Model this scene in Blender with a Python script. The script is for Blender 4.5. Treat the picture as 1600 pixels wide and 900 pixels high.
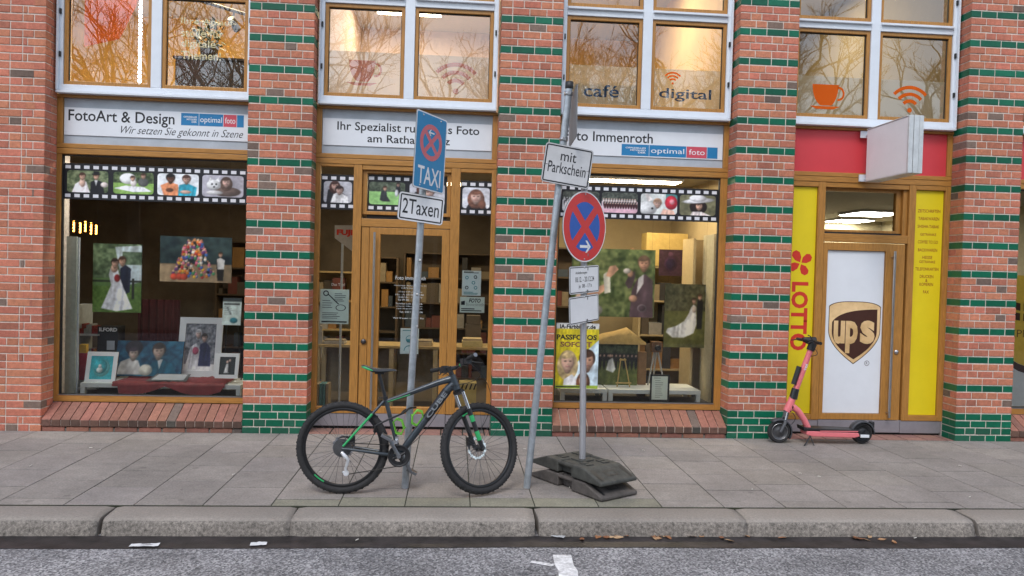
import bpy, math, random
import numpy as np
from mathutils import Vector, Matrix

S = bpy.context.scene
for o in list(bpy.data.objects):
    bpy.data.objects.remove(o, do_unlink=True)
COL = S.collection
rad = math.radians

# ------------------------------------------------------------------ camera
def axes(yaw, pitch, roll):
    cy, sy, cp, sp, cr, sr = math.cos(yaw), math.sin(yaw), math.cos(pitch), math.sin(pitch), math.cos(roll), math.sin(roll)
    f = Vector((sy*cp, cy*cp, sp)); r0 = Vector((cy, -sy, 0)); u0 = r0.cross(f)
    return cr*r0 + sr*u0, -sr*r0 + cr*u0, f
CAM = Vector((2.2694, -8.3957, 1.8295)); FPX = 1186.0
CR, CU, CF = axes(0.0747, -0.0216, 0.027)
cd = bpy.data.cameras.new('camera'); cam = bpy.data.objects.new('camera', cd); COL.objects.link(cam)
cd.sensor_width = 36.0; cd.lens = 36.0*FPX/1600.0; cd.clip_start = 0.05; cd.clip_end = 500
M = Matrix.Identity(4)
for i in range(3):
    M[i][0] = CR[i]; M[i][1] = CU[i]; M[i][2] = -CF[i]; M[i][3] = CAM[i]
cam.matrix_world = M
S.camera = cam

# ------------------------------------------------------------------ sky, sun, exposure (bright overcast winter day)
SUN_EL, SUN_AZ = 52.0, 200.0          # azimuth from +Y, clockwise; the sun is behind the viewer over the street
W = bpy.data.worlds.new('World'); S.world = W; W.use_nodes = True
wn = W.node_tree.nodes; wl = W.node_tree.links
bg = wn['Background']
sky = wn.new('ShaderNodeTexSky'); sky.sky_type = 'NISHITA'; sky.sun_disc = False
sky.sun_elevation = rad(SUN_EL); sky.sun_rotation = rad(SUN_AZ); sky.air_density = 1.3; sky.dust_density = 1.2; sky.ozone_density = 1.0
hs = wn.new('ShaderNodeHueSaturation'); hs.inputs['Saturation'].default_value = 0.62
wl.new(sky.outputs[0], hs.inputs['Color']); wl.new(hs.outputs[0], bg.inputs[0])
bg.inputs[1].default_value = 0.14
sd = bpy.data.lights.new('sun', 'SUN'); sun = bpy.data.objects.new('sun', sd); COL.objects.link(sun)
sd.energy = 0.75; sd.angle = rad(20); sd.color = (1.0, 0.98, 0.95)
az, el = rad(SUN_AZ), rad(SUN_EL)
sdir = Vector((math.sin(az)*math.cos(el), math.cos(az)*math.cos(el), math.sin(el)))
sun.rotation_euler = (-sdir).to_track_quat('-Z', 'Y').to_euler()
S.render.engine = 'CYCLES'
S.view_settings.view_transform = 'Standard'; S.view_settings.look = 'None'
S.view_settings.gamma = 1.0; S.view_settings.exposure = 0.84
S.cycles.max_bounces = 8; S.cycles.transparent_max_bounces = 12

# ------------------------------------------------------------------ helpers
def at(x, y, Y):
    """photo pixel -> point of the vertical plane Y"""
    d = CF + (x-800)/FPX*CR + (450-y)/FPX*CU
    return CAM + d*((Y-CAM.y)/d.y)
def atz(x, y, Z=0.0):
    d = CF + (x-800)/FPX*CR + (450-y)/FPX*CU
    return CAM + d*((Z-CAM.z)/d.z)

def lin(c):
    return tuple(((v/255.0)/12.92 if v/255.0 <= 0.04045 else ((v/255.0+0.055)/1.055)**2.4) for v in c)

MATS = {}
def mat(name, col, rough=0.6, metal=0.0, var=0.12, scale=18.0, bump=0.0, bscale=120.0, stretch=None, spec=0.5, coat=0.0, col2=None, emit=None, estr=0.0):
    """procedural Principled surface: base colour broken up by noise, optional bump"""
    if name in MATS: return MATS[name]
    m = bpy.data.materials.new(name); m.use_nodes = True; n = m.node_tree.nodes; l = m.node_tree.links
    b = n['Principled BSDF']
    b.inputs['Roughness'].default_value = rough; b.inputs['Metallic'].default_value = metal
    b.inputs['Specular IOR Level'].default_value = spec; b.inputs['Coat Weight'].default_value = coat
    tc = n.new('ShaderNodeTexCoord'); mp = n.new('ShaderNodeMapping'); l.new(tc.outputs['Object'], mp.inputs[0])
    if stretch: mp.inputs['Scale'].default_value = stretch
    nz = n.new('ShaderNodeTexNoise'); nz.inputs['Scale'].default_value = scale; nz.inputs['Detail'].default_value = 6; nz.inputs['Roughness'].default_value = 0.65
    l.new(mp.outputs[0], nz.inputs['Vector'])
    rp = n.new('ShaderNodeValToRGB'); l.new(nz.outputs['Fac'], rp.inputs[0])
    c2 = col2 or col
    rp.color_ramp.elements[0].position = 0.32; rp.color_ramp.elements[1].position = 0.68
    rp.color_ramp.elements[0].color = (*[c*(1-var) for c in col], 1); rp.color_ramp.elements[1].color = (*[min(1, c*(1+var)) for c in c2], 1)
    l.new(rp.outputs[0], b.inputs['Base Color'])
    if bump:
        n2 = n.new('ShaderNodeTexNoise'); n2.inputs['Scale'].default_value = bscale; n2.inputs['Detail'].default_value = 5
        l.new(mp.outputs[0], n2.inputs['Vector'])
        bp = n.new('ShaderNodeBump'); bp.inputs['Strength'].default_value = bump; bp.inputs['Distance'].default_value = 0.004
        l.new(n2.outputs['Fac'], bp.inputs['Height']); l.new(bp.outputs[0], b.inputs['Normal'])
    if emit:
        b.inputs['Emission Color'].default_value = (*emit, 1); b.inputs['Emission Strength'].default_value = estr
    MATS[name] = m; return m

def attr_mat(name, rough, bump=0.0, bscale=90.0, var=0.16, nscale=35.0, spec=0.5, coat=0.0, large=0.10, fine=0.10, spots=0.0):
    """colour comes from the mesh's own 'Col' attribute (one colour per brick / slab / print dot), broken up by noise"""
    if name in MATS: return MATS[name]
    m = bpy.data.materials.new(name); m.use_nodes = True; n = m.node_tree.nodes; l = m.node_tree.links
    b = n['Principled BSDF']; b.inputs['Roughness'].default_value = rough; b.inputs['Specular IOR Level'].default_value = spec
    b.inputs['Coat Weight'].default_value = coat; b.inputs['Coat Roughness'].default_value = 0.15
    a = n.new('ShaderNodeAttribute'); a.attribute_name = 'Col'
    if var:
        tc = n.new('ShaderNodeTexCoord'); nz = n.new('ShaderNodeTexNoise'); nz.inputs['Scale'].default_value = nscale; nz.inputs['Detail'].default_value = 7; nz.inputs['Roughness'].default_value = 0.7
        l.new(tc.outputs['Object'], nz.inputs['Vector'])
        mr = n.new('ShaderNodeMapRange'); mr.inputs['From Min'].default_value = 0.3; mr.inputs['From Max'].default_value = 0.7
        mr.inputs['To Min'].default_value = 1-var; mr.inputs['To Max'].default_value = 1+var
        l.new(nz.outputs['Fac'], mr.inputs['Value'])
        n3 = n.new('ShaderNodeTexNoise'); n3.inputs['Scale'].default_value = 1.3; n3.inputs['Detail'].default_value = 4; l.new(tc.outputs['Object'], n3.inputs['Vector'])
        m3 = n.new('ShaderNodeMapRange'); m3.inputs['From Min'].default_value = 0.35; m3.inputs['From Max'].default_value = 0.65; m3.inputs['To Min'].default_value = 1-large; m3.inputs['To Max'].default_value = 1+large*.6
        l.new(n3.outputs['Fac'], m3.inputs['Value'])
        n4 = n.new('ShaderNodeTexNoise'); n4.inputs['Scale'].default_value = nscale*7; n4.inputs['Detail'].default_value = 3; l.new(tc.outputs['Object'], n4.inputs['Vector'])
        m4 = n.new('ShaderNodeMapRange'); m4.inputs['From Min'].default_value = 0.3; m4.inputs['From Max'].default_value = 0.7; m4.inputs['To Min'].default_value = 1-fine; m4.inputs['To Max'].default_value = 1+fine
        l.new(n4.outputs['Fac'], m4.inputs['Value'])
        q1 = n.new('ShaderNodeMath'); q1.operation = 'MULTIPLY'; l.new(mr.outputs[0], q1.inputs[0]); l.new(m3.outputs[0], q1.inputs[1])
        q2 = n.new('ShaderNodeMath'); q2.operation = 'MULTIPLY'; l.new(q1.outputs[0], q2.inputs[0]); l.new(m4.outputs[0], q2.inputs[1])
        mx = n.new('ShaderNodeVectorMath'); mx.operation = 'SCALE'
        l.new(a.outputs['Color'], mx.inputs[0])
        if spots:       # trodden gum and drips: small dark discs strewn about
            vo = n.new('ShaderNodeTexVoronoi'); vo.inputs['Scale'].default_value = 4.5; l.new(tc.outputs['Object'], vo.inputs['Vector'])
            sz = n.new('ShaderNodeSeparateColor'); l.new(vo.outputs['Color'], sz.inputs[0])
            rs = n.new('ShaderNodeMath'); rs.operation = 'MULTIPLY'; rs.inputs[1].default_value = 0.13; l.new(sz.outputs[0], rs.inputs[0])
            lt = n.new('ShaderNodeMath'); lt.operation = 'LESS_THAN'; l.new(vo.outputs['Distance'], lt.inputs[0]); l.new(rs.outputs[0], lt.inputs[1])
            ms = n.new('ShaderNodeMath'); ms.operation = 'MULTIPLY_ADD'; ms.inputs[1].default_value = -spots; ms.inputs[2].default_value = 1.0; l.new(lt.outputs[0], ms.inputs[0])
            q3 = n.new('ShaderNodeMath'); q3.operation = 'MULTIPLY'; l.new(q2.outputs[0], q3.inputs[0]); l.new(ms.outputs[0], q3.inputs[1]); q2 = q3
        l.new(q2.outputs[0], mx.inputs['Scale']); l.new(mx.outputs[0], b.inputs['Base Color'])
    else:
        l.new(a.outputs['Color'], b.inputs['Base Color'])
    if bump:
        tc = n.new('ShaderNodeTexCoord'); n2 = n.new('ShaderNodeTexNoise'); n2.inputs['Scale'].default_value = bscale; n2.inputs['Detail'].default_value = 6
        l.new(tc.outputs['Object'], n2.inputs['Vector'])
        bp = n.new('ShaderNodeBump'); bp.inputs['Strength'].default_value = bump; bp.inputs['Distance'].default_value = 0.004
        l.new(n2.outputs['Fac'], bp.inputs['Height']); l.new(bp.outputs[0], b.inputs['Normal'])
    MATS[name] = m; return m

def glass_mat(name, tint=(0.93, 0.96, 0.95), gain=1.9, wave=0.0, rough=0.0):
    if name in MATS: return MATS[name]
    m = bpy.data.materials.new(name); m.use_nodes = True; n = m.node_tree.nodes; l = m.node_tree.links
    n.remove(n['Principled BSDF']); out = n['Material Output']
    tr = n.new('ShaderNodeBsdfTransparent'); tr.inputs[0].default_value = (*tint, 1)
    gl = n.new('ShaderNodeBsdfGlossy'); gl.inputs['Roughness'].default_value = rough; gl.inputs['Color'].default_value = (0.95, 0.97, 1, 1)
    fr = n.new('ShaderNodeFresnel'); fr.inputs['IOR'].default_value = 1.5
    mu = n.new('ShaderNodeMath'); mu.operation = 'MULTIPLY'; mu.inputs[1].default_value = gain; mu.use_clamp = True
    mx = n.new('ShaderNodeMixShader')
    l.new(fr.outputs[0], mu.inputs[0]); l.new(mu.outputs[0], mx.inputs[0]); l.new(tr.outputs[0], mx.inputs[1]); l.new(gl.outputs[0], mx.inputs[2])
    l.new(mx.outputs[0], out.inputs[0])
    if wave:
        tc = n.new('ShaderNodeTexCoord'); nz = n.new('ShaderNodeTexNoise'); nz.inputs['Scale'].default_value = 3.0; nz.inputs['Detail'].default_value = 1
        l.new(tc.outputs['Object'], nz.inputs['Vector'])
        bp = n.new('ShaderNodeBump'); bp.inputs['Strength'].default_value = wave; bp.inputs['Distance'].default_value = 0.01
        l.new(nz.outputs['Fac'], bp.inputs['Height']); l.new(bp.outputs[0], gl.inputs['Normal']); l.new(bp.outputs[0], fr.inputs['Normal'])
    MATS[name] = m; return m

def film_mat(name, col, fac):
    """translucent adhesive film: lets part of the light through"""
    if name in MATS: return MATS[name]
    m = bpy.data.materials.new(name); m.use_nodes = True; n = m.node_tree.nodes; l = m.node_tree.links
    n.remove(n['Principled BSDF']); out = n['Material Output']
    tr = n.new('ShaderNodeBsdfTransparent'); df = n.new('ShaderNodeBsdfDiffuse'); df.inputs[0].default_value = (*col, 1)
    tl = n.new('ShaderNodeBsdfTranslucent'); tl.inputs[0].default_value = (*col, 1)
    ad = n.new('ShaderNodeMixShader'); ad.inputs[0].default_value = 0.5; l.new(df.outputs[0], ad.inputs[1]); l.new(tl.outputs[0], ad.inputs[2])
    mx = n.new('ShaderNodeMixShader'); mx.inputs[0].default_value = fac
    l.new(tr.outputs[0], mx.inputs[1]); l.new(ad.outputs[0], mx.inputs[2]); l.new(mx.outputs[0], out.inputs[0])
    MATS[name] = m; return m

BASED = set()
def attach(o, parent):
    if parent:
        o.parent = parent
        if parent.name in BASED: o.matrix_parent_inverse = Matrix.Translation(-parent.location)
def based(name, label, cat, loc, group=None):
    """a thing whose Empty stands at its base while its parts are modelled in world coordinates"""
    o = thing(name, label, cat, loc, group=group); BASED.add(o.name); return o

class MB:
    def __init__(s): s.v = []; s.f = []; s.mi = []; s.fc = []; s.sm = []
    def add(s, vs, fs, mi=0, col=None, smooth=False):
        b = len(s.v); s.v += [tuple(p) for p in vs]
        for f in fs:
            s.f.append(tuple(i+b for i in f)); s.mi.append(mi); s.fc.append(col); s.sm.append(smooth)
        return b
    def box(s, x0, x1, y0, y1, z0, z1, mi=0, col=None):
        vs = [(x0,y0,z0),(x1,y0,z0),(x1,y1,z0),(x0,y1,z0),(x0,y0,z1),(x1,y0,z1),(x1,y1,z1),(x0,y1,z1)]
        s.add(vs, [(3,2,1,0),(4,5,6,7),(0,1,5,4),(1,2,6,5),(2,3,7,6),(3,0,4,7)], mi, col)
    def brick(s, x0, x1, y0, y1, z0, z1, mi=0, col=None, ch=0.004):
        a = [(x0,y1,z0),(x1,y1,z0),(x1,y1,z1),(x0,y1,z1)]
        b = [(x0,y0+ch,z0),(x1,y0+ch,z0),(x1,y0+ch,z1),(x0,y0+ch,z1)]
        c = [(x0+ch,y0,z0+ch),(x1-ch,y0,z0+ch),(x1-ch,y0,z1-ch),(x0+ch,y0,z1-ch)]
        fs = [(8,9,10,11)]
        for i in range(4):
            j = (i+1) % 4
            fs += [(4+i,4+j,8+j,8+i), (i,j,4+j,4+i)]
        s.add(a+b+c, fs, mi, col)
    def prism(s, poly, y0, y1, mi=0, col=None, plane='xz'):
        n = len(poly)
        def P(a, b, d): return (a, d, b) if plane == 'xz' else ((d, a, b) if plane == 'yz' else (a, b, d))
        vs = [P(a, b, y0) for a, b in poly]+[P(a, b, y1) for a, b in poly]
        fs = [tuple(range(n)), tuple(range(2*n-1, n-1, -1))]
        for i in range(n):
            j = (i+1) % n; fs.append((i, n+i, n+j, j))
        s.add(vs, fs, mi, col)
    def flat(s, poly, y, mi=0, col=None):
        s.add([(a, y, b) for a, b in poly], [tuple(range(len(poly)))], mi, col)
    def tube(s, pts, r, n=10, closed=False, mi=0, col=None, caps=True, flat=1.0):
        pts = [Vector(p) for p in pts]; k = len(pts); rs = r if isinstance(r, (list, tuple)) else [r]*k
        up = None; rings = []
        for i, p in enumerate(pts):
            a = pts[i-1] if (i > 0 or closed) else p; b = pts[(i+1) % k] if (i < k-1 or closed) else p
            t = (b-a).normalized()
            if up is None:
                up = Vector((0,0,1)) if abs(t.z) < 0.9 else Vector((1,0,0))
            x = t.cross(up)
            if x.length < 1e-6: x = t.orthogonal()
            x.normalize(); y = x.cross(t).normalized(); up = y
            rings.append([p+(x*math.cos(2*math.pi*j/n)*flat+y*math.sin(2*math.pi*j/n))*rs[i] for j in range(n)])
        vs = [q for R in rings for q in R]; fs = []
        for i in range(k if closed else k-1):
            i2 = (i+1) % k
            for j in range(n):
                j2 = (j+1) % n; fs.append((i*n+j, i*n+j2, i2*n+j2, i2*n+j))
        s.add(vs, fs, mi, col, True)
        if caps and not closed:
            s.add(rings[0], [tuple(range(n-1, -1, -1))], mi, col); s.add(rings[-1], [tuple(range(n))], mi, col)
    def lathe(s, prof, c, axis='y', n=32, mi=0, col=None, closed=False, smooth=True):
        """profile of (radius, along-axis) pairs turned round an axis through c"""
        vs = []; fs = []; k = len(prof)
        for r, h in prof:
            for j in range(n):
                a = 2*math.pi*j/n; u, w = r*math.cos(a), r*math.sin(a)
                vs.append({'y': (c[0]+u, c[1]+h, c[2]+w), 'z': (c[0]+u, c[1]+w, c[2]+h), 'x': (c[0]+h, c[1]+u, c[2]+w)}[axis])
        for i in range(k if closed else k-1):
            i2 = (i+1) % k
            for j in range(n):
                j2 = (j+1) % n; fs.append((i*n+j, i*n+j2, i2*n+j2, i2*n+j))
        s.add(vs, fs, mi, col, smooth)
        if not closed:
            if prof[0][0] > 1e-6: s.add(vs[:n], [tuple(range(n-1, -1, -1))], mi, col)
            if prof[-1][0] > 1e-6: s.add(vs[-n:], [tuple(range(n))], mi, col)
    def xform(s, Mx, start=0):
        for i in range(start, len(s.v)): s.v[i] = tuple(Mx @ Vector(s.v[i]))
    def build(s, name, mats, parent=None, bevel=0.0, seg=2, loc=None):
        me = bpy.data.meshes.new(name); me.from_pydata(s.v, [], s.f)
        if not isinstance(mats, (list, tuple)): mats = [mats]
        for m in mats: me.materials.append(m)
        me.polygons.foreach_set('material_index', s.mi); me.polygons.foreach_set('use_smooth', s.sm)
        if any(c is not None for c in s.fc):
            ca = me.color_attributes.new('Col', 'FLOAT_COLOR', 'CORNER'); arr = []
            for p, c in zip(me.polygons, s.fc):
                arr += list((*(c or (0.5, 0.5, 0.5)), 1.0))*p.loop_total
            ca.data.foreach_set('color', arr)
        me.update(); 
        o = bpy.data.objects.new(name, me); COL.objects.link(o)
        attach(o, parent)
        if loc: o.location = loc
        if bevel:
            b = o.modifiers.new('edge', 'BEVEL'); b.width = bevel; b.segments = seg; b.limit_method = 'ANGLE'; b.angle_limit = rad(40)
        return o

def pieces(name, m, parent, boxes, bevel=0.0):
    """every box a part of its own"""
    for b in boxes:
        q = MB(); q.box(*b); q.build(name, m, parent, bevel=bevel)
def ring_frame(mb, x0, x1, z0, z1, y0, y1, l, r=None, b=None, t=None, mi=0):
    """one connected rectangular frame, mitred"""
    r = l if r is None else r; b = l if b is None else b; t = l if t is None else t
    o = [(x0,z0),(x1,z0),(x1,z1),(x0,z1)]; i = [(x0+l,z0+b),(x1-r,z0+b),(x1-r,z1-t),(x0+l,z1-t)]
    vs = [(a,y,c) for y in (y0, y1) for a, c in o]+[(a,y,c) for y in (y0, y1) for a, c in i]; fs = []
    for k in range(4):
        j = (k+1) % 4; fs += [(k,j,8+j,8+k), (4+j,4+k,12+k,12+j), (j,k,4+k,4+j), (8+k,8+j,12+j,12+k)]
    mb.add(vs, fs, mi)

def tag(o, label=None, cat=None, group=None, kind=None):
    if label: o['label'] = label
    if cat: o['category'] = cat
    if group: o['group'] = group
    if kind: o['kind'] = kind
    return o
def thing(name, label, cat, loc=(0, 0, 0), rot=(0, 0, 0), group=None):
    o = bpy.data.objects.new(name, None); COL.objects.link(o); o.location = loc; o.rotation_euler = rot
    o.empty_display_size = 0.1
    return tag(o, label, cat, group)
def copy_tree(o, parent=None):
    c = o.copy(); COL.objects.link(c)
    if parent: c.parent = parent
    for ch in list(o.children): copy_tree(ch, c)
    return c

def text_raw(body, bold=0.0, shear=0.0, align='LEFT', line=1.0):
    cu = bpy.data.curves.new('t', 'FONT'); cu.body = body; cu.offset = bold; cu.shear = shear; cu.align_x = align; cu.space_line = line
    cu.resolution_u = 3; cu.fill_mode = 'FRONT'
    ob = bpy.data.objects.new('t', cu); me = bpy.data.meshes.new_from_object(ob)
    vs = np.array([v.co[:2] for v in me.vertices]); fs = [tuple(p.vertices) for p in me.polygons]
    bpy.data.objects.remove(ob); bpy.data.curves.remove(cu); bpy.data.meshes.remove(me)
    return vs, fs
def put_text(mb, body, x0, x1, z0, z1, y, mi=0, bold=0.0, shear=0.0, align='CENTER', line=1.0, rot=0, col=None, fn=None):
    """lettering fitted into the box x0..x1, z0..z1 of the plane y, facing -Y; rot=-90 reads downwards"""
    vs, fs = text_raw(body, bold, shear, align, line)
    if len(vs) == 0: return
    if rot == -90: vs = np.stack([vs[:, 1], -vs[:, 0]], 1)
    lo, hi = vs.min(0), vs.max(0); d = np.maximum(hi-lo, 1e-6)
    vs = (vs-lo)/d*np.array([x1-x0, z1-z0])+np.array([x0, z0])
    pts = [(a, y, b) for a, b in vs]
    if fn: pts = [fn(p) for p in pts]
    mb.add(pts, fs, mi, col)

def arc(cx, cz, rx, rz, a0, a1, n=16):
    return [(cx+rx*math.cos(rad(a0+(a1-a0)*i/n)), cz+rz*math.sin(rad(a0+(a1-a0)*i/n))) for i in range(n+1)]
def rrect(x0, x1, z0, z1, r, n=5):
    return arc(x1-r, z0+r, r, r, -90, 0, n)+arc(x1-r, z1-r, r, r, 0, 90, n)+arc(x0+r, z1-r, r, r, 90, 180, n)+arc(x0+r, z0+r, r, r, 180, 270, n)
def ring(mb, cx, cz, r0, r1, y, a0=0, a1=360, n=32, mi=0, sx=1.0, rot=0.0):
    o = [(cx+p[0]*sx, cz+p[1]) for p in arc(0, 0, r1, r1, a0, a1, n)]; i = [(cx+p[0]*sx, cz+p[1]) for p in arc(0, 0, r0, r0, a0, a1, n)]
    vs = [(a, y, b) for a, b in o]+[(a, y, b) for a, b in i]; k = n+1
    mb.add(vs, [(j, k+j, k+j+1, j+1) for j in range(n)], mi)

# painted prints (photographs, posters): a raster drawn in numpy, laid on a fine grid mesh as colour attribute
class Pic:
    def __init__(s, w, h, bg, seed=1):
        s.w, s.h = w, h; s.a = np.zeros((h, w, 3)); s.a[:] = bg; s.r = np.random.RandomState(seed)
        s.X, s.Y = np.meshgrid((np.arange(w)+0.5)/w, (np.arange(h)+0.5)/h); s.asp = w/h
    def _mix(s, m, c, noise=0.0, k=None):
        c = np.array(c, float)
        if noise: c = c*(1+noise*((s.noise(9)*.8+s.noise(22)*.5)[..., None]))
        if k is not None: c = c*k[..., None]
        s.a = s.a*(1-m[..., None])+c*m[..., None]; return s
    def folds(s):
        g = s.r.rand(5, 26)*2-1; x = s.X*24+s.Y*3; x = np.clip(x, 0, 24.9); y = s.Y*3; xi = x.astype(int); yi = y.astype(int); fx = x-xi; fy = y-yi
        return g[yi,xi]*(1-fx)*(1-fy)+g[yi,xi+1]*fx*(1-fy)+g[yi+1,xi]*(1-fx)*fy+g[yi+1,xi+1]*fx*fy
    def noise(s, cells):
        g = s.r.rand(int(cells/s.asp)+3, cells+3)*2-1
        x = s.X*cells; y = s.Y*cells/s.asp; xi = x.astype(int); yi = y.astype(int); fx = x-xi; fy = y-yi
        return (g[yi, xi]*(1-fx)*(1-fy)+g[yi, xi+1]*fx*(1-fy)+g[yi+1, xi]*(1-fx)*fy+g[yi+1, xi+1]*fx*fy)
    def ell(s, cx, cy, rx, ry, c, rot=0, soft=1.2, noise=0.07, al=1.0, shade=0.35):
        ca, sa = math.cos(rad(rot)), math.sin(rad(rot)); dx = (s.X-cx)*s.asp; dy = s.Y-cy
        u = (dx*ca+dy*sa)/(rx*s.asp); v = (-dx*sa+dy*ca)/ry; d = np.sqrt(u*u+v*v)
        m = np.clip((1-d)*min(rx*s.w, ry*s.h)/soft+0.5, 0, 1)*al
        nz = np.sqrt(np.clip(1-u*u-v*v, 0, 1)); lit = np.clip(-.45*u-.45*v+.77*nz, 0, 1)
        return s._mix(m, c, noise, (1-shade)+shade*1.22*lit)
    def poly(s, pts, c, noise=0.20):
        ins = np.zeros_like(s.X, bool); n = len(pts)
        sub = np.zeros_like(s.X)
        for ox in (-.25, .25):
            for oy in (-.25, .25):
                X = s.X+ox/s.w; Y = s.Y+oy/s.h; ins = np.zeros_like(s.X, bool); j = n-1
                for i in range(n):
                    xi, yi = pts[i]; xj, yj = pts[j]
                    ins ^= ((yi > Y) != (yj > Y)) & (X < (xj-xi)*(Y-yi)/((yj-yi) or 1e-9)+xi); j = i
                sub += ins*0.25
        return s._mix(sub, c, noise*.6, 1+noise*s.folds())
    def rect(s, x0, y0, x1, y1, c, noise=0.0): return s.poly([(x0,y0),(x1,y0),(x1,y1),(x0,y1)], c, noise)
    def foliage(s, y0, y1, c1, c2, cells=22, x0=0, x1=1):
        n = s.noise(cells)*.6+s.noise(cells*2)*.5; t = np.clip(n*.7+.5, 0, 1)[..., None]
        m = ((s.Y >= y0) & (s.Y <= y1) & (s.X >= x0) & (s.X <= x1))[..., None]
        s.a = np.where(m, np.array(c1)*(1-t)+np.array(c2)*t, s.a); return s
    def grain(s, k): s.a *= 1+k*s.noise(14)[..., None]; return s
    def face(s, cx, cy, r, skin=(236,188,160), hair=(70,45,35), long=False, dark=0.55):
        k = s.asp; r = r*.86; rx = r/k
        if long: s.ell(cx, cy+r*0.55, rx*1.30, r*1.75, hair, noise=.35, shade=.12)
        s.ell(cx, cy-r*0.20, rx*1.02, r*1.08, hair, noise=.3, shade=.15)
        s.ell(cx, cy+r*.95, rx*.42, r*.55, [v*.72 for v in skin]); s.ell(cx, cy+r*0.12, rx*0.80, r*1.0, skin, noise=.06, shade=.42)
        e = [v*dark*0.5 for v in skin]
        sh = [v*.80 for v in skin]
        s.ell(cx+.5*rx, cy+.2*r, rx*.3, r*.75, sh, soft=r*s.h*.5, al=.55); s.ell(cx-.2*rx, cy-.25*r, rx*.4, r*.3, [min(255, v*1.08) for v in skin], soft=r*s.h*.4, al=.6)
        s.ell(cx, cy+.95*r, rx*.5, r*.2, sh, soft=r*s.h*.2, al=.6)
        s.ell(cx-.05*rx, cy-.62*r, rx*.82, r*.36, hair, rot=-8, soft=1.5, noise=.3, shade=.1)
        for sx in (-.30, .32):
            s.ell(cx+sx*rx, cy+.02*r, rx*.15, r*.075, e, soft=1, al=.9); s.ell(cx+sx*rx, cy-.13*r, rx*.18, r*.035, hair, soft=1, al=.6)
        s.ell(cx+.03*rx, cy+.36*r, rx*.12, r*.06, [v*.74 for v in skin], soft=1, al=.7)
        s.ell(cx, cy+.62*r, rx*.27, r*.075, (176,92,88), soft=1, al=.8); s.ell(cx, cy+.60*r, rx*.18, r*.03, (240,228,222), soft=1, al=.7)
        return s
    def finish(s):
        s.a *= (1+.14*s.noise(4)+.07*s.noise(17)+.06*s.noise(36))[..., None]
        p = np.pad(s.a, ((1,1),(1,1),(0,0)), 'edge'); s.a = (p[1:-1,1:-1]*4+p[:-2,1:-1]+p[2:,1:-1]+p[1:-1,:-2]+p[1:-1,2:])/8; return s
    def round(s, r, c=(14,14,22)):
        dx = np.abs(s.X-.5)*s.w-(s.w/2-r*s.h); dy = np.abs(s.Y-.5)*s.h-(s.h/2-r*s.h)
        d = np.where((dx > 0) & (dy > 0), np.hypot(dx, dy)-r*s.h, np.maximum(dx, dy)-r*s.h)
        return s._mix(np.clip(d+.5, 0, 1), c)
PRINT = None
def pic_obj(name, pic, P0, ux, uz, parent=None, back=None):
    """grid in the plane spanned by ux (picture right) and uz (picture up), lower-left corner P0"""
    global PRINT
    if PRINT is None: PRINT = attr_mat('printed_paper', 0.45, var=0.0)
    h, w = pic.h, pic.w; P0, ux, uz = Vector(P0), Vector(ux), Vector(uz)
    gx, gy = np.meshgrid(np.linspace(0, 1, w), np.linspace(1, 0, h))
    co = np.array(P0)+gx[..., None]*np.array(ux)+gy[..., None]*np.array(uz)
    idx = np.arange(h*w).reshape(h, w)
    fs = np.stack([idx[1:, :-1], idx[1:, 1:], idx[:-1, 1:], idx[:-1, :-1]], -1).reshape(-1, 4)
    me = bpy.data.meshes.new(name); me.from_pydata(co.reshape(-1, 3).tolist(), [], fs.tolist())
    c = np.clip(pic.a/255.0, 0, 1); c = np.where(c <= .04045, c/12.92, ((c+.055)/1.055)**2.4)
    ca = me.color_attributes.new('Col', 'FLOAT_COLOR', 'POINT')
    ca.data.foreach_set('color', np.concatenate([c, np.ones((h, w, 1))], -1).astype(np.float32).ravel())
    me.materials.append(PRINT); o = bpy.data.objects.new(name, me); COL.objects.link(o)
    attach(o, parent)
    return o
# ------------------------------------------------------------------ materials of the place
WOOD = mat('stained_wood', (0.40, 0.185, 0.040), 0.42, var=0.22, scale=9, stretch=(9, 9, 0.8), bump=0.12, bscale=30)
WOODH = mat('stained_wood_rail', (0.40, 0.185, 0.040), 0.42, var=0.22, scale=9, stretch=(0.8, 9, 9), bump=0.12, bscale=30)
WHITE = mat('white_lacquer', (0.70, 0.74, 0.80), 0.35, var=0.04, scale=5)
DARK = mat('dark_gasket', (0.012, 0.012, 0.013), 0.6)
GREY = mat('grey_panel', (0.43, 0.47, 0.52), 0.45, var=0.10, scale=4)
STEEL = mat('brushed_steel', (0.55, 0.54, 0.55), 0.3, 1.0, var=0.06)
PLINTH = mat('grey_kick_metal', (0.28, 0.26, 0.28), 0.5, 0.3, var=0.10, scale=6)
GLASS = glass_mat('window_glass', gain=0.9)
GLASSU = glass_mat('window_glass_upper', gain=3.2, wave=0.06)
MORTAR = mat('pale_mortar', (0.64, 0.56, 0.49), 0.9, var=0.22, scale=25, bump=0.5, bscale=150)
BRICK = attr_mat('fired_brick', 0.85, bump=0.7, bscale=90, var=0.24, nscale=22, large=.13, fine=.16)
GLAZE = attr_mat('green_glazed_brick', 0.38, spec=0.35, bump=0.16, bscale=30, var=0.14, nscale=16)
BLACK = mat('black_plastic', (0.016, 0.016, 0.018), 0.5)
PWHITE = mat('white_sheet', (0.74, 0.76, 0.80), 0.4, var=0.03, scale=4)
INK = mat('black_ink', (0.014, 0.014, 0.018), 0.5)
GALV = mat('galvanised_steel', (0.42, 0.46, 0.50), 0.42, 0.55, var=0.20, scale=14, bump=0.06)

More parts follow.
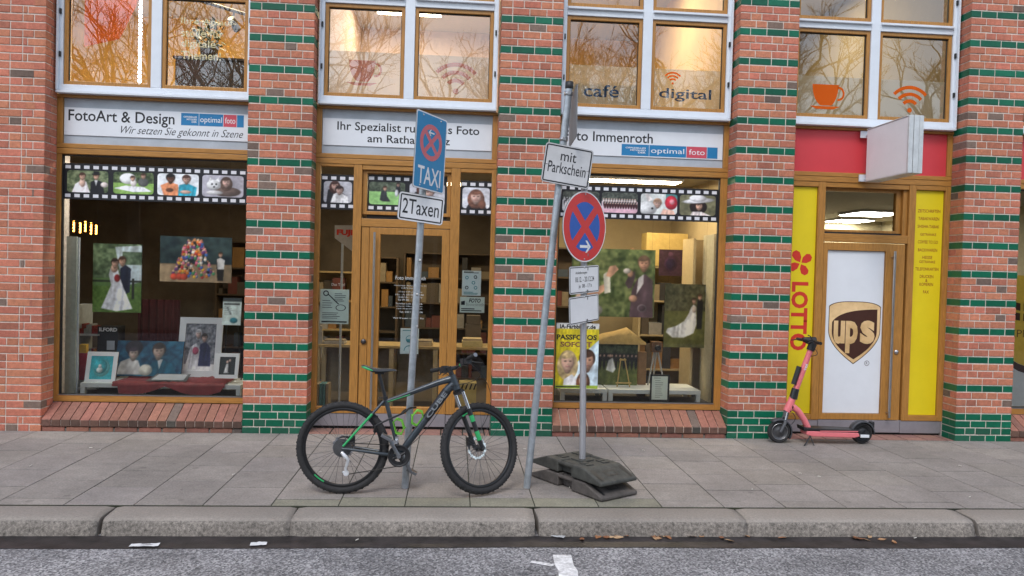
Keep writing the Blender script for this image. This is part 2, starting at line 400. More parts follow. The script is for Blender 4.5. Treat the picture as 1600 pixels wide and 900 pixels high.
# ------------------------------------------------------------------ ground
rnd = random.Random(7)
ROADZ, KY0, KY1 = -0.125, -2.87, -2.56
def asphalt():
    m = bpy.data.materials.new('worn_asphalt'); m.use_nodes = True; n = m.node_tree.nodes; l = m.node_tree.links
    b = n['Principled BSDF']; b.inputs['Roughness'].default_value = 0.85
    tc = n.new('ShaderNodeTexCoord')
    v = n.new('ShaderNodeTexVoronoi'); v.inputs['Scale'].default_value = 82; l.new(tc.outputs['Object'], v.inputs['Vector'])
    r = n.new('ShaderNodeValToRGB'); l.new(v.outputs['Color'], r.inputs[0])
    e = r.color_ramp.elements; e[0].position = 0.15; e[0].color = (0.085, 0.082, 0.088, 1); e[1].position = 0.85; e[1].color = (0.42, 0.41, 0.415, 1)
    x = r.color_ramp.elements.new(0.5); x.color = (0.215, 0.207, 0.215, 1)
    nz = n.new('ShaderNodeTexNoise'); nz.inputs['Scale'].default_value = 1.6; nz.inputs['Detail'].default_value = 5; l.new(tc.outputs['Object'], nz.inputs['Vector'])
    mr = n.new('ShaderNodeMapRange'); mr.inputs['From Min'].default_value = 0.3; mr.inputs['From Max'].default_value = 0.7; mr.inputs['To Min'].default_value = 0.62; mr.inputs['To Max'].default_value = 1.22
    l.new(nz.outputs['Fac'], mr.inputs[0])
    sc = n.new('ShaderNodeVectorMath'); sc.operation = 'SCALE'; l.new(r.outputs[0], sc.inputs[0]); l.new(mr.outputs[0], sc.inputs['Scale'])
    l.new(sc.outputs[0], b.inputs['Base Color'])
    bp = n.new('ShaderNodeBump'); bp.inputs['Strength'].default_value = 0.8; bp.inputs['Distance'].default_value = 0.006
    l.new(v.outputs['Distance'], bp.inputs['Height']); l.new(bp.outputs[0], b.inputs['Normal'])
    return m
g = MB(); g.add([(-60,-12.5,ROADZ),(70,-12.5,ROADZ),(70,KY1,ROADZ),(-60,KY1,ROADZ)], [(0,1,2,3)])
tag(g.build('road', asphalt()), kind='structure')
g = MB()
edge = [(-60+i*0.35, -3.09-0.02*rnd.random()-0.012*math.sin(i*.13)) for i in range(372)]
for i in range(371):
    (a, b), (c, d) = edge[i], edge[i+1]
    g.add([(a,b,ROADZ+.004),(c,d,ROADZ+.004),(c,KY0+.02,ROADZ+.004),(a,KY0+.02,ROADZ+.004)], [(0,1,2,3)])
tag(g.build('gutter', mat('damp_gutter', (0.015, 0.013, 0.014), 0.5, var=0.7, scale=7, bump=0.5, bscale=60, col2=(0.026,0.021,0.021))), kind='structure')
g = MB(); g.box(-60, 70, KY1+.012, 0.9, -0.3, -0.0045)
tag(g.build('pavement_bed', mat('joint_sand', (0.020, 0.019, 0.016), 0.95, var=0.3, scale=8, col2=(0.026,0.030,0.014))), kind='structure')
# paving slabs: columns half a metre wide, joints staggered by half a slab
g = MB(); JX = atz(1033, 790).x; CW = (JX-atz(200, 795).x)/8; YA = atz(273, 779).y; YB = atz(391, 761.6).y
def slab(x0, x1, y0, y1):
    base = np.array((0.258, 0.230, 0.209))*(1+rnd.uniform(-.06, .06)); base[2] *= 1+rnd.uniform(-.015, .02)
    if y1 < -2.25 and 1.0 < (x0+x1)/2 < 3.9: base = base*np.array((.90, .95, .80))
    g.brick_top(x0, x1, y0, y1, -0.06, rnd.uniform(-.002, .0005), tuple(base))
def brick_top(s, x0, x1, y0, y1, z0, z1, col, ch=0.0015, mi=0):
    a = [(x0,y0,z0),(x1,y0,z0),(x1,y1,z0),(x0,y1,z0)]; b = [(x,y,z1-ch) for x, y, z in a]
    c = [(x0+ch,y0+ch,z1),(x1-ch,y0+ch,z1),(x1-ch,y1-ch,z1),(x0+ch,y1-ch,z1)]; fs = [(8,9,10,11)]
    for i in range(4):
        j = (i+1) % 4; fs += [(i,j,4+j,4+i), (4+i,4+j,8+j,8+i)]
    s.add(a+b+c, fs, mi, col)
MB.brick_top = brick_top
for k in range(-22, 40):
    x0 = JX+k*CW+.004; x1 = JX+(k+1)*CW-.004; cuts = [KY1+.026]
    y = YA if k % 2 == 0 else YB
    if 1.25 < (x0+x1)/2 < 3.85: cuts.append(YA+.06); y = (YB if k % 2 else YA+.5)
    while y < -0.03:
        if y-cuts[-1] > .08: cuts.append(y)
        y += .5
    cuts.append(-0.004)
    for a, b in zip(cuts[:-1], cuts[1:]): slab(x0, x1, a+.0065, b-.0065)
tag(g.build('pavement', attr_mat('concrete_slab', 0.85, bump=0.45, bscale=160, var=0.15, nscale=9, large=.15, fine=.20, spots=.22)), kind='structure')
# granite kerbstones
g = MB(); kx = [atz(p, 826, -.05).x for p in (147, 450, 840, 1172, 1532)]
kx = [kx[0]-1.55*i for i in range(9, 0, -1)]+kx+[kx[-1]+1.6*i for i in range(1, 14)]
def smooth_noise(seed):
    r = random.Random(seed); ph = [(r.uniform(3, 22), r.uniform(0, 6.3), r.uniform(.2, 1)) for _ in range(6)]
    return lambda t: sum(a*math.sin(f*t+p) for f, p, a in ph)/3.5
for i in range(len(kx)-1):
    x0, x1 = kx[i]+.007, kx[i+1]-.007; N = 26; nf = smooth_noise(i*3+1); nt = smooth_noise(i*3+2); tint = rnd.uniform(.88, 1.1)
    prof = [(KY1, -.30), (KY1, -.004), (KY1-.012, .001), (KY1-.215, -.002), (KY1-.250, -.007), (KY1-.272, -.022), (KY1-.284, -.048), (KY0-.002, -.14), (KY0-.002, -.30)]
    vs = []; fs = []
    for j in range(N+1):
        t = j/N; x = x0+(x1-x0)*t; endr = min(t, 1-t)*(x1-x0)
        ro = max(0, 1-endr/.03)**2*.014
        for q, (y, z) in enumerate(prof):
            w = 1 if 3 <= q <= 7 else 0
            skew = -.09*(y-KY1) * (1 if i % 2 else -.6)
            vs.append((x+skew*.4, y+w*(.005*nf(x)+ro), z+(w*.003*nt(x)-ro*.6 if q < 7 else 0)))
    P = len(prof); b0 = len(g.v); g.v += vs; base = np.array((0.250, 0.220, 0.192))*tint
    for j in range(N):
        for q in range(P-1):
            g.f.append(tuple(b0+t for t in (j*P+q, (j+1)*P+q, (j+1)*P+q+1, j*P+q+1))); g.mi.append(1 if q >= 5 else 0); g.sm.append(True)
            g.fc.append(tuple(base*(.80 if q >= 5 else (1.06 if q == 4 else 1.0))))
    for e in (range(P), [N*P+q for q in range(P-1, -1, -1)]): g.f.append(tuple(b0+t for t in e)); g.mi.append(0); g.sm.append(False); g.fc.append(tuple(base))
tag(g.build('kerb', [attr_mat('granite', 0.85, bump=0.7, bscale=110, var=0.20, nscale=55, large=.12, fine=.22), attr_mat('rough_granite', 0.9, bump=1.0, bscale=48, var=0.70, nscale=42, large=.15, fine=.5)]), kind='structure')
# worn white line on the road, running away from the kerb
g = MB(); A, B_ = atz(862, 866, ROADZ), atz(886, 866, ROADZ); N = 24
for j in range(N):
    ya, yb = A.y-.02-2.2*j/N, A.y-.02-2.2*(j+1)/N
    w = lambda y, s: s+.006*math.sin(y*37)+.004*math.sin(y*91)
    g.add([(w(ya,A.x),ya,ROADZ+.004),(w(yb,A.x),yb,ROADZ+.004),(w(yb,B_.x+.02),yb,ROADZ+.004),(w(ya,B_.x+.02),ya,ROADZ+.004)], [(0,1,2,3)])
g.add([(x-.0, y, ROADZ+.004) for x, y in [(A.x-.005,-3.40),(A.x-.07,-3.36),(A.x-.15,-3.33),(A.x-.17,-3.36),(A.x-.09,-3.40),(A.x-.03,-3.43)]], [(0,1,2,3,4,5)])
tag(g.build('road_marking', mat('worn_road_paint', (0.62, 0.60, 0.60), 0.7, var=0.35, scale=30, col2=(0.66,0.65,0.65))), kind='structure')
# far side of the street, behind the viewer (seen only as reflections)
g = MB(); g.box(-60, 70, -45, -12.5, -0.4, -0.02)
tag(g.build('verge', mat('winter_grass', (0.05, 0.06, 0.025), 0.95, var=0.4, scale=3)), kind='structure')

# ------------------------------------------------------------------ the building
BLD = thing('building', 'red brick building with green glazed brick bands, wooden shop fronts and white framed upper windows', 'building', (0, 0, 0))
PX = [(0, .685), (2.703, 3.388), (5.395, 6.08), (8.12, 8.805), (10.84, 11.525)]
BAYS = [(-2.095, 0), (.685, 2.703), (3.388, 5.395), (6.08, 8.12), (8.805, 10.84)]
COURSE, Z0, TOP = 0.0833, 0.318, 6.4
def red():
    r = rnd.random()
    if r < .04: return tuple(np.array((0.17, 0.115, 0.09))*rnd.uniform(.8, 1.3))
    if r < .12: return tuple(np.array((0.38, 0.135, 0.086))*rnd.uniform(.9, 1.1))
    c = np.array((0.505, 0.174, 0.107))*rnd.uniform(.87, 1.13); c[1] *= rnd.uniform(.92, 1.12); return tuple(c)
def green():
    return tuple(np.array((0.003, 0.115, 0.060))*rnd.uniform(.75, 1.25))
def pillar(x0, x1, banded=True):
    mb = MB(); w = x1-x0; n = -4
    mb.box(x0+.006, x1-.006, .006, .55, -.05, TOP, 2)
    while Z0+n*COURSE < TOP-.1:
        z0 = Z0+n*COURSE+.006; z1 = z0+.0713
        grn = banded and (n < 0 or n % 4 == 3); k = {-1: 0, -2: 1, -3: 2, -4: 1}.get(n, {3: 0, 0: 1, 1: 2, 2: 1}[n % 4])
        row = [[.115, .24, .178, .115], [.178, .178, .115, .178], [.115, .115, .178, .115, .115]][k][:]
        if k == 0 and rnd.random() < .5: row[1], row[2] = row[2], row[1]
        if k == 1: rnd.shuffle(row)
        if w > 1:
            row = []; 
            while sum(row)+.01*len(row) < w-.3: row.append(.24 if rnd.random() < .75 else .115)
            row.append(w-sum(row)-.01*len(row)-(.18 if n % 2 else .115)-.01); row.append(.18 if n % 2 else .115)
        tot = sum(row)+.0095*(len(row)-1); sc = (w-.0095*(len(row)-1))/(tot-.0095*(len(row)-1)); x = x0
        for i, b in enumerate(row):
            b *= sc; c = green() if grn else red(); mi = 1 if grn else 0; end = i in (0, len(row)-1)
            if grn and n <= -3 and rnd.random() < .5: c = tuple(np.array(c)*.8+np.array((.018, .022, .02)))
            jy = rnd.uniform(-.0022, .0018); jz = rnd.uniform(-.0012, .0012)
            deep = .245 if (end and row[i] < .16) else .115
            mb.brick(x, x+b, jy, deep, z0+jz, z1+jz, mi, c)
            if end and deep < .2:
                c2 = green() if grn else red(); xa, xb = (x, x+.1) if i == 0 else (x+b-.1, x+b)
                mb.box(xa, xb, .125, .245, z0, z1, mi, c2)
            x += b+.0095
        n += 1
    return mb.build('pillar', [BRICK, GLAZE, MORTAR], BLD)
for a, b in PX: pillar(a, b)
pillar(-5.2, -2.095, False)['label'] = 'wide plain red brick pier at the left end'
# brick ledges (rowlocks on a slope) below the shop windows
def ledge(x0, x1):
    mb = MB(); n = round((x1-x0)/.0985); w = (x1-x0)/n
    for i in range(n):
        a = x0+i*w+.005; b = a+w-.010; d = rnd.uniform(-.003, .002); sk = 0
        c = np.array(red()); c = c*.46+np.array((.058, .045, .040))
        poly = [(.25, .268+d), (.004, .128+d), (0.0, .120+d), (0.0, .052), (.25, .19)]
        if rnd.random() < .25: c = c*.75
        mb.prism(poly, a, b, 0, tuple(c), 'yz')
        mb.prism([(.001, .121+d), (-.003, .118+d), (-.003, .054), (.001, .052)], a+.001, b-.001, 0, tuple(c*np.array((.42, .52, .52))*rnd.uniform(.75, 1.2)), 'yz')  # front skin coloured darker: shade of the face and dirt together
    mb.prism([(.262, .250), (.010, .112), (.010, .058), (.05, .03), (.30, .02)], x0+.002, x1-.002, 1, None, 'yz'); mb.box(x0+.002, x1-.002, .02, .3, -.05, .03, 2)
    x = x0
    while x < x1-.05:
        e = min(x+.24, x1); mb.brick(x+.005, e-.005, .012, .2, -.02, .043, 0, tuple(np.array(red())*.5+.03)); x += .25
    return mb.build('window_ledge', [BRICK, MORTAR, mat('dirty_mortar', (.16,.14,.12), .9, var=.3)], BLD)
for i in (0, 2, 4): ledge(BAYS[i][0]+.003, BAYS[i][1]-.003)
def threshold(x0, x1):
    mb = MB(); x = x0
    while x < x1-.03:
        e = min(x+.235, x1); mb.brick_top(x+.004, e-.004, .004, .125, -.04, .002, tuple(np.array(red())*.42+.075)); mb.brick_top(x+.004, e-.004, .133, .30, -.04, .002, tuple(np.array(red())*.42+.075)); x += .243
    return mb.build('threshold', BRICK, BLD)
threshold(BAYS[1][0]+.01, BAYS[1][1]-.01); threshold(BAYS[3][0]+.01, BAYS[3][1]-.01)
mb = MB(); mb.box(-5.2, 11.5, .56, .62, -.1, -.015); mb.box(-5.2, 11.5, .62, 7.5, -.1, -.02); mb.build('interior_floor', mat('dark_floor', (0.10, 0.085, 0.07), 0.5, var=.2), BLD)
mb = MB(); mb.box(-5.2, 11.5, .40, 7.5, 3.11, 3.59); mb.build('interior_ceiling', mat('shop_ceiling', (0.34, 0.31, 0.26), 0.8), BLD)
wallA = mat('dim_shop_wall', (0.16, 0.125, 0.09), 0.8, var=.3, scale=1.5); wallB = mat('beige_shop_wall', (0.40, 0.32, 0.19), 0.8, var=.12, scale=2)
pieces('interior_wall', wallA, BLD, [(-5.2, 3.0, 5.0, 5.1, -.02, 3.11), (-5.2, -5.1, .6, 5.0, -.02, 3.11)])
pieces('interior_wall', wallB, BLD, [(3.0, 5.72, 3.3, 3.4, -.02, 3.11), (5.62, 5.72, .56, 3.3, -.02, 3.11)])
pieces('interior_wall', mat('olive_shop_wall', (0.36, 0.31, 0.19), 0.8), BLD, [(5.8, 11.4, 7.35, 7.45, -.02, 3.11), (5.76, 5.80, .56, 7.35, -.02, 3.11), (11.4, 11.5, .56, 7.35, -.02, 3.11)])
# upper floor rooms
UZ = 6.35
mb = MB(); mb.box(-5.2, 11.5, .35, 7.5, UZ, UZ+.2); mb.build('upper_ceiling', mat('upper_ceiling_paint', (0.62, 0.55, 0.44), 0.8, var=.05), BLD)
cols = [((0.80, 0.58, 0.26), -5.2, .32), ((0.72, 0.58, 0.50), .36, 3.02), ((0.72, 0.53, 0.28), 3.06, 5.70), ((0.42, 0.35, 0.22), 5.74, 8.44), ((0.42, 0.35, 0.22), 8.48, 11.5)]
for i, (c, a, b) in enumerate(cols):
    mw = mat('upper_wall_paint_' + 'abcde'[i], c, 0.8, var=.10, scale=1.2)
    pieces('upper_wall', mw, BLD, [(a, b, 6.2, 6.3, 3.59, UZ), (a, a+.02, .57, 6.2, 3.59, UZ), (b-.02, b, .57, 6.2, 3.59, UZ)])
mb = MB(); mb.box(-5.2, 11.5, .05, 7.5, UZ+.2, UZ+.4); mb.build('flat_roof', mat('roofing_felt', (0.06, 0.06, 0.06), 0.9), BLD)
pieces('outer_wall', mat('plain_render', (0.3, 0.2, 0.16), 0.9), BLD, [(-5.26, -5.201, .55, 7.56, -.1, UZ+.2), (11.53, 11.58, .2, 7.56, -.1, UZ+.2), (-5.2, 11.52, 7.505, 7.56, -.1, UZ+.2)])

# ---- upper windows
def upper_window(bi):
    s, e = BAYS[bi]; c = (s+e)/2; x0, x1 = s+.018, e-.018; L, R_ = s+.072, e-.072
    mb = MB(); Y0, Y1 = .205, .30
    ring_frame(mb, x0, x1, 3.665, UZ-.002, Y0, Y1, L-x0, x1-R_, .063, .05)
    fr = mb.build('upper_window', WHITE, BLD, bevel=.004)
    pieces('mullion', WHITE, fr, [(c-.055, c+.055, Y0+.0015, Y1, 3.729, UZ-.053)], .004)
    pieces('window_sill', WHITE, fr, [(x0+.002, x1-.002, Y0-.045, Y1, 3.628, 3.656)], .004)
    pieces('transom_bar', WHITE, fr, [(L+.001, c-.056, Y0+.001, Y1, 4.757, 4.858), (c+.056, R_-.001, Y0+.001, Y1, 4.757, 4.858)], .004)
    pieces('drip_ledge', WHITE, fr, [(L+.001, c-.06, Y0-.03, Y0, 4.822, 4.848), (c+.06, R_-.001, Y0-.03, Y0, 4.822, 4.848)], .004)
    pieces('flashing', WHITE, fr, [(x0+.002, x0+.018, Y0-.045, Y0-.001, 3.66, UZ), (x1-.018, x1-.002, Y0-.045, Y0-.001, 3.66, UZ)], .003)
    pieces('hinge', BLACK, fr, [(xx-.008, xx+.008, Y0-.022, Y0-.001, z, z+.055) for xx in (x0+.03, x1-.03) for z in (4.02, 4.48, 5.1)])
    panes = []
    for (a, b) in ((L, c-.055), (c+.055, R_)):
        for (z0, z1) in ((3.73, 4.755), (4.862, 6.2)):
            t = .041; sb = MB()
            ring_frame(sb, a+.002, b-.002, z0, z1, .225, .29, t-.002, t-.002, t, t)
            sb.build('sash', WOOD, fr, bevel=.004)
            gk = MB(); q = .006
            ring_frame(gk, a+t, b-t, z0+t, z1-t, .25, .272, q, q, .003, q*2)
            gk.build('gasket', DARK, fr)
            gb = MB(); gb.add([(a+t,.262,z0+t),(b-t,.262,z0+t),(b-t,.262,z1-t),(a+t,.262,z1-t)], [(0,1,2,3)])
            gb.build('pane', GLASSU, fr); panes.append((a+t, b-t, z0+t, z1-t))
    return fr, panes
UW = [upper_window(i) for i in range(5)]

# ---- ground floor joinery
def frame_boxes(mb, lst, y0=.255, y1=.33):
    for i, (a, b, z0, z1) in enumerate(lst): mb.box(a, b, y0+.0007*(i % 3), y1, z0, z1)
def pane(name, a, b, z0, z1, y, parent, m=None):
    gb = MB(); gb.add([(a,y,z0),(b,y,z0),(b,y,z1),(a,y,z1)], [(0,1,2,3)]); return gb.build(name, m or GLASS, parent)
def fascia(bi):
    s, e = BAYS[bi]; x0, x1 = s-.01, e+.01
    pieces('fascia_rail', WOODH, BLD, [(x0, x1, .235, .40, 3.597, 3.627), (x0, x1, .25, .40, 3.049, 3.098), (x0, x1, .2505, .40, 2.985, 3.045)], .004)
    pieces('fascia_post', WOOD, BLD, [(x0, s+.055, .252, .38, 3.099, 3.596), (e-.055, x1, .252, .38, 3.099, 3.596)], .004)
    mb = MB(); mb.box(s+.056, e-.056, .285, .32, 3.0985, 3.5965); p = mb.build('fascia_panel', GREY, BLD)
    return p
for i in range(5): fascia(i)
def shop_window(bi):
    s, e = BAYS[bi]; L, R_ = s+.045, e-.075
    if bi != 2: R_ = e-.03
    mb = MB(); ring_frame(mb, s-.02, e+.02, .2725, 2.984, .258, .33, L-s+.02, e+.02-R_, .069, .003); fr = mb.build('shop_window', WOOD, BLD, bevel=.005)
    mb = MB(); mb.box(L+.001, R_-.001, .255, .329, .2715, .342); mb.build('bottom_rail', WOODH, fr, bevel=.005)
    mb = MB(); mb.box(L, R_, .25, .30, .343, .350); mb.build('drip_bar', STEEL, fr)
    mb = MB(); ring_frame(mb, L+.0005, R_-.0005, .351, 2.9805, .275, .312, .012, .012, .002, .014); mb.build('gasket', DARK, fr)
    pane('pane', L, R_, .343, 2.984, .30, fr); return fr, L, R_
SW0 = shop_window(0); SW2 = shop_window(2); SW4 = shop_window(4)

def entrance_mid():
    s, e = BAYS[1]
    mb = MB(); mb.box(s-.02, e+.02, .33, .42, 2.9845, 3.04); fr = mb.build('entrance', WOODH, BLD)
    pieces('post', WOOD, fr, [(s-.02, .735, .255, .33, .18, 2.984), (1.103, 1.197, .2555, .33, .18, 2.984), (2.195, 2.30, .2555, .33, .18, 2.984), (2.657, e+.02, .255, .33, .18, 2.984)], .005)
    pieces('rail', WOODH, fr, [(.736, 1.102, .257, .33, .18, .25), (2.301, 2.656, .257, .33, .18, .25), (.736, 1.102, .257, .33, 2.955, 2.984), (2.301, 2.656, .257, .33, 2.94, 2.984), (1.198, 2.194, .258, .34, 2.292, 2.383), (1.198, 2.194, .262, .40, 2.931, 2.984)], .004)
    mb = MB(); ring_frame(mb, 1.199, 2.193, 2.432, 2.93, .30, .40, .051, .043, .038, .03); mb.build('transom_sash', WOOD, fr, bevel=.004)
    mb = MB(); mb.box(1.25, 2.15, .33, .40, 2.384, 2.431); mb.build('transom_gap', DARK, fr)
    pane('pane', 1.25, 2.15, 2.47, 2.90, .345, fr)
    pane('pane', .735, 1.103, .25, 2.955, .30, fr); pane('pane', 2.30, 2.657, .25, 2.94, .30, fr)
    pieces('kick_plate', PLINTH, fr, [(s, 1.197, .265, .33, .035, .174), (1.203, 2.19, .262, .33, .035, .178), (2.196, e, .265, .33, .035, .174)], .003)
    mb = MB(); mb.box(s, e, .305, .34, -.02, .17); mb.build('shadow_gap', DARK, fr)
    # door leaf
    mb = MB(); ring_frame(mb, 1.294, 2.192, .181, 2.285, .262, .33, .121, .085, .075, .075)
    d = mb.build('door', WOOD, BLD, bevel=.004); pieces('jamb', WOOD, d, [(1.205, 1.290, .268, .33, .181, 2.288)], .004)
    pane('pane', 1.415, 2.107, .256, 2.21, .30, d)
    mb = MB(); mb.tube([(1.355, .20, .24), (1.355, .20, 2.23)], .014, 12)
    for z in (.32, 2.15): mb.tube([(1.355, .20, z), (1.355, .27, z)], .009, 8)
    mb.build('handle', STEEL, d)
    mb = MB(); mb.lathe([(.030, .262), (.030, .252), (.022, .246), (.012, .242), (0.0, .240)], (1.252, 0, .995), 'y', 20); mb.build('lock', mat('dark_lock', (0.1, 0.09, 0.09), 0.35, .8), d)
    return fr, d
E1, D1 = entrance_mid()
def entrance_far():
    s, e = BAYS[3]
    mb = MB(); mb.box(s-.02, e+.02, .33, .42, 2.9845, 3.04); fr = mb.build('entrance', WOODH, BLD)
    pieces('post', WOOD, fr, [(s-.02, 6.20, .255, .33, .175, 2.984), (6.50, 6.588, .2555, .33, .175, 2.984), (7.615, 7.70, .2555, .33, .175, 2.984), (8.062, e+.02, .255, .33, .175, 2.984)], .005)
    pieces('rail', WOODH, fr, [(6.201, 6.499, .257, .33, .175, .24), (7.701, 8.061, .257, .33, .175, .24), (6.201, 6.499, .257, .33, 2.925, 2.984), (7.701, 8.061, .257, .33, 2.93, 2.984), (6.589, 7.614, .258, .34, 2.285, 2.382), (6.589, 7.614, .262, .40, 2.926, 2.984)], .004)
    mb = MB(); ring_frame(mb, 6.589, 7.56, 2.405, 2.925, .331, .40, .012, .06, .03, .035); mb.build('transom_sash', WOOD, fr, bevel=.004); pieces('jamb', WOOD, fr, [(7.561, 7.613, .29, .40, 2.383, 2.925)], .004)
    mb = MB(); mb.box(6.60, 7.56, .32, .345, 2.384, 2.404); mb.build('transom_gap', DARK, fr)
    pane('pane', 6.60, 7.50, 2.435, 2.89, .36, fr)
    pieces('side_panel', mat('panel_board', (.3, .3, .3), .6), fr, [(6.20, 6.50, .30, .33, .24, 2.925), (7.70, 8.062, .30, .33, .24, 2.93)])
    pieces('kick_plate', PLINTH, fr, [(s, 6.588, .265, .33, .03, .174), (6.594, 7.60, .262, .33, .03, .174), (7.606, e, .265, .33, .025, .174)], .003)
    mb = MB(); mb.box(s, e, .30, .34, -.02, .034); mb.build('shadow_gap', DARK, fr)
    mb = MB(); ring_frame(mb, 6.592, 7.590, .181, 2.278, .262, .33, .05, .233, .069, .091)
    d = mb.build('door', WOOD, BLD, bevel=.004)
    mb = MB(); mb.box(6.642, 7.357, .298, .31, .25, 2.187); mb.build('door_panel', mat('opaque_pane', (.4, .42, .45), .3), d)
    mb = MB(); mb.tube([(7.43, .20, .22), (7.43, .20, 2.19)], .015, 12)
    for z in (.27, 2.12): mb.tube([(7.43, .20, z), (7.43, .27, z)], .01, 8)
    mb.build('handle', STEEL, d)
    mb = MB(); mb.lathe([(.028, .262), (.028, .252), (.02, .246), (.010, .242), (0.0, .240)], (7.525, 0, .995), 'y', 20); mb.build('lock', STEEL, d)
    return fr, d
E3, D3 = entrance_far()
# a few lit ceiling lamps inside (the photograph shows the rooms lit; the narrow window lamps are added)
def lamp(x0, x1, y0, y1, z, col, strength, label, thick=.05, group=None):
    m = mat('lamp_glow_%d' % len(MATS), (0.8, 0.8, 0.8), .5, emit=col, estr=strength); h = MB(); h.box(x0-.02, x1+.02, y0-.02, y1+.02, z+.004, z+thick)
    t = based('ceiling_light', label, 'ceiling light', ((x0+x1)/2, (y0+y1)/2, z), group)
    h.build('housing', WHITE, t); q = MB(); q.add([(x0,y0,z),(x0,y1,z),(x1,y1,z),(x1,y0,z)], [(0,1,2,3)]); q.build('diffuser', m, t); return t
warm, neut = (1.0, .78, .48), (1.0, .93, .82)
lamp(-1.8, -.4, 2.2, 3.0, UZ-.08, warm, 38, 'warm lit ceiling panel in the orange upstairs room at the left')
lamp(1.75, 2.6, 3.2, 3.6, UZ-.06, neut, 27, 'bright white lamp behind the upstairs window with the pink wifi symbol')
lamp(.8, 1.9, 4.6, 5.2, UZ-.06, warm, 13, 'warm lamp behind the upstairs window with the pink cup')
lamp(3.6, 5.0, 2.5, 3.1, UZ-.06, warm, 20, 'warm lit ceiling panel in the golden upstairs room')
lamp(6.6, 7.6, 3.0, 3.3, UZ-.06, warm, 40, 'dim ceiling panel in the olive upstairs room')
lamp(9.5, 10.3, 4.7, 5.55, 3.06, neut, 30, 'square lit ceiling panel seen at the right in the window above the white door', .04, 'ceiling panels behind the door with the shield')
lamp(10.05, 10.75, 6.5, 7.2, 3.06, neut, 30, 'square lit ceiling panel seen at the left in the window above the white door', .04, 'ceiling panels behind the door with the shield')
lamp(-1.6, -.4, 2.6, 2.9, 3.06, warm, 6, 'ceiling light inside the shop behind the left display window', .04)
lamp(1.0, 2.4, 2.4, 2.8, 3.06, warm, 16, 'ceiling light inside the shop behind the glazed wooden door', .04)
lamp(3.9, 5.2, 1.4, 1.7, 3.06, warm, 26, 'ceiling light inside the shop behind the right display window', .04)
lamp(-1.9, -.15, .42, .52, 3.04, neut, 22, 'added narrow lamp brightening the left display, unseen behind the top rail', .05)  # unseen strip added to brighten the left display prints
lamp(3.6, 5.2, .42, .52, 3.04, neut, 18, 'added narrow lamp brightening the right display, unseen behind the top rail', .05)  # same added strip for the right display
# ------------------------------------------------------------------ shop signs on the fascias
BLUE = mat('logo_blue', (0.014, 0.19, 0.42), 0.45, var=.03); PINK = mat('logo_pink', (0.60, 0.075, 0.11), 0.45, var=.03); LW = mat('logo_white', (0.8, 0.8, 0.82), .45, var=.02)
def zx(x0, x1, yl_top, yl_bot, Y, yr_top=None, yr_bot=None):
    """pixel box -> x0, x1, z0, z1 on the plane Y"""
    a, b = at(x0, yl_top, Y), at(x0, yl_bot, Y); c = at(x1, yr_bot if yr_bot else yl_bot, Y)
    return a.x, c.x, (b.z), a.z
def logo(mb, x0, x1, z0, z1, y):
    """blue and pink member badge with white words"""
    w = x1-x0; h = z1-z0
    mb.flat([(x0,z0),(x1,z0),(x1,z1),(x0,z1)], y, 1)
    mb.flat([(x0+w*.675,z0),(x0+w*.885,z0),(x0+w*.885,z1),(x0+w*.675,z1)], y-.0008, 2)
    for q in (.285, .672, .889): mb.flat([(x0+w*q-.002,z0),(x0+w*q+.002,z0),(x0+w*q+.002,z1),(x0+w*q-.002,z1)], y-.0016, 3)
    for i, (t, a) in enumerate((('OFFIZIELLES', .04), ('MITGLIED', .09), ('DER', .17))): put_text(mb, t, x0+w*a, x0+w*.25, z1-h*(.38+.2*i), z1-h*(.24+.2*i), y-.0016, 3, bold=.02)
    put_text(mb, 'optimal', x0+w*.305, x0+w*.65, z0+h*.16, z0+h*.76, y-.0016, 3)
    put_text(mb, 'foto', x0+w*.70, x0+w*.865, z0+h*.28, z0+h*.76, y-.0016, 3)
def board(bi, label):
    s, e = BAYS[bi]; x0, x1 = s+.062, e-.062; t = based('shop_sign', label, 'sign', ((x0+x1)/2, .27, 3.19), 'white shop name boards')
    mb = MB(); mb.box(x0, x1, .274, .284, 3.193, 3.493); mb.build('board', PWHITE, t, bevel=.001); return t
SIGNMATS = [INK, BLUE, PINK, LW]
def letters(t, items, lg=None, y=.2732):
    for (body, x0, x1, z0, z1, b, sh) in items:
        mb = MB(); put_text(mb, body, x0, x1, z0, z1, y, 0, bold=b, shear=sh); mb.build('lettering', SIGNMATS, t)
    if lg: mb = MB(); logo(mb, *lg, y); mb.build('badge', SIGNMATS, t)
t = board(0, 'white sign board at the left with a script line and a blue and pink badge')
letters(t, [('FotoArt & Design', at(107,180,.274).x, at(273,180,.274).x, 3.312, 3.472, .012, 0), ('Wir setzen Sie gekonnt in Szene', at(189,205,.274).x, at(380,205,.274).x, 3.205, 3.315, -.004, .45)], (at(283,187,.274).x, at(381,190,.274).x, 3.348, 3.482))
t = board(1, 'white sign board above the glazed wooden door, two centred lines and no badge')
letters(t, [('Ihr Spezialist rund ums Foto', at(527,200,.274).x, at(749,206,.274).x, 3.338, 3.462, .012, 0), ('am Rathausplatz', at(574,222,.274).x, at(703,226,.274).x, 3.212, 3.328, .012, 0)])
t = board(2, 'white sign board at the right, partly behind the leaning pole, badge below the name')
letters(t, [('Foto Immenroth', at(880,218,.274).x, at(1020,220,.274).x, 3.352, 3.466, .012, 0)], (at(971,240,.274).x, at(1121,242,.274).x, 3.205, 3.335))
REDP = mat('red_panel', (0.62, 0.050, 0.062), 0.4, var=.05, scale=1.5)
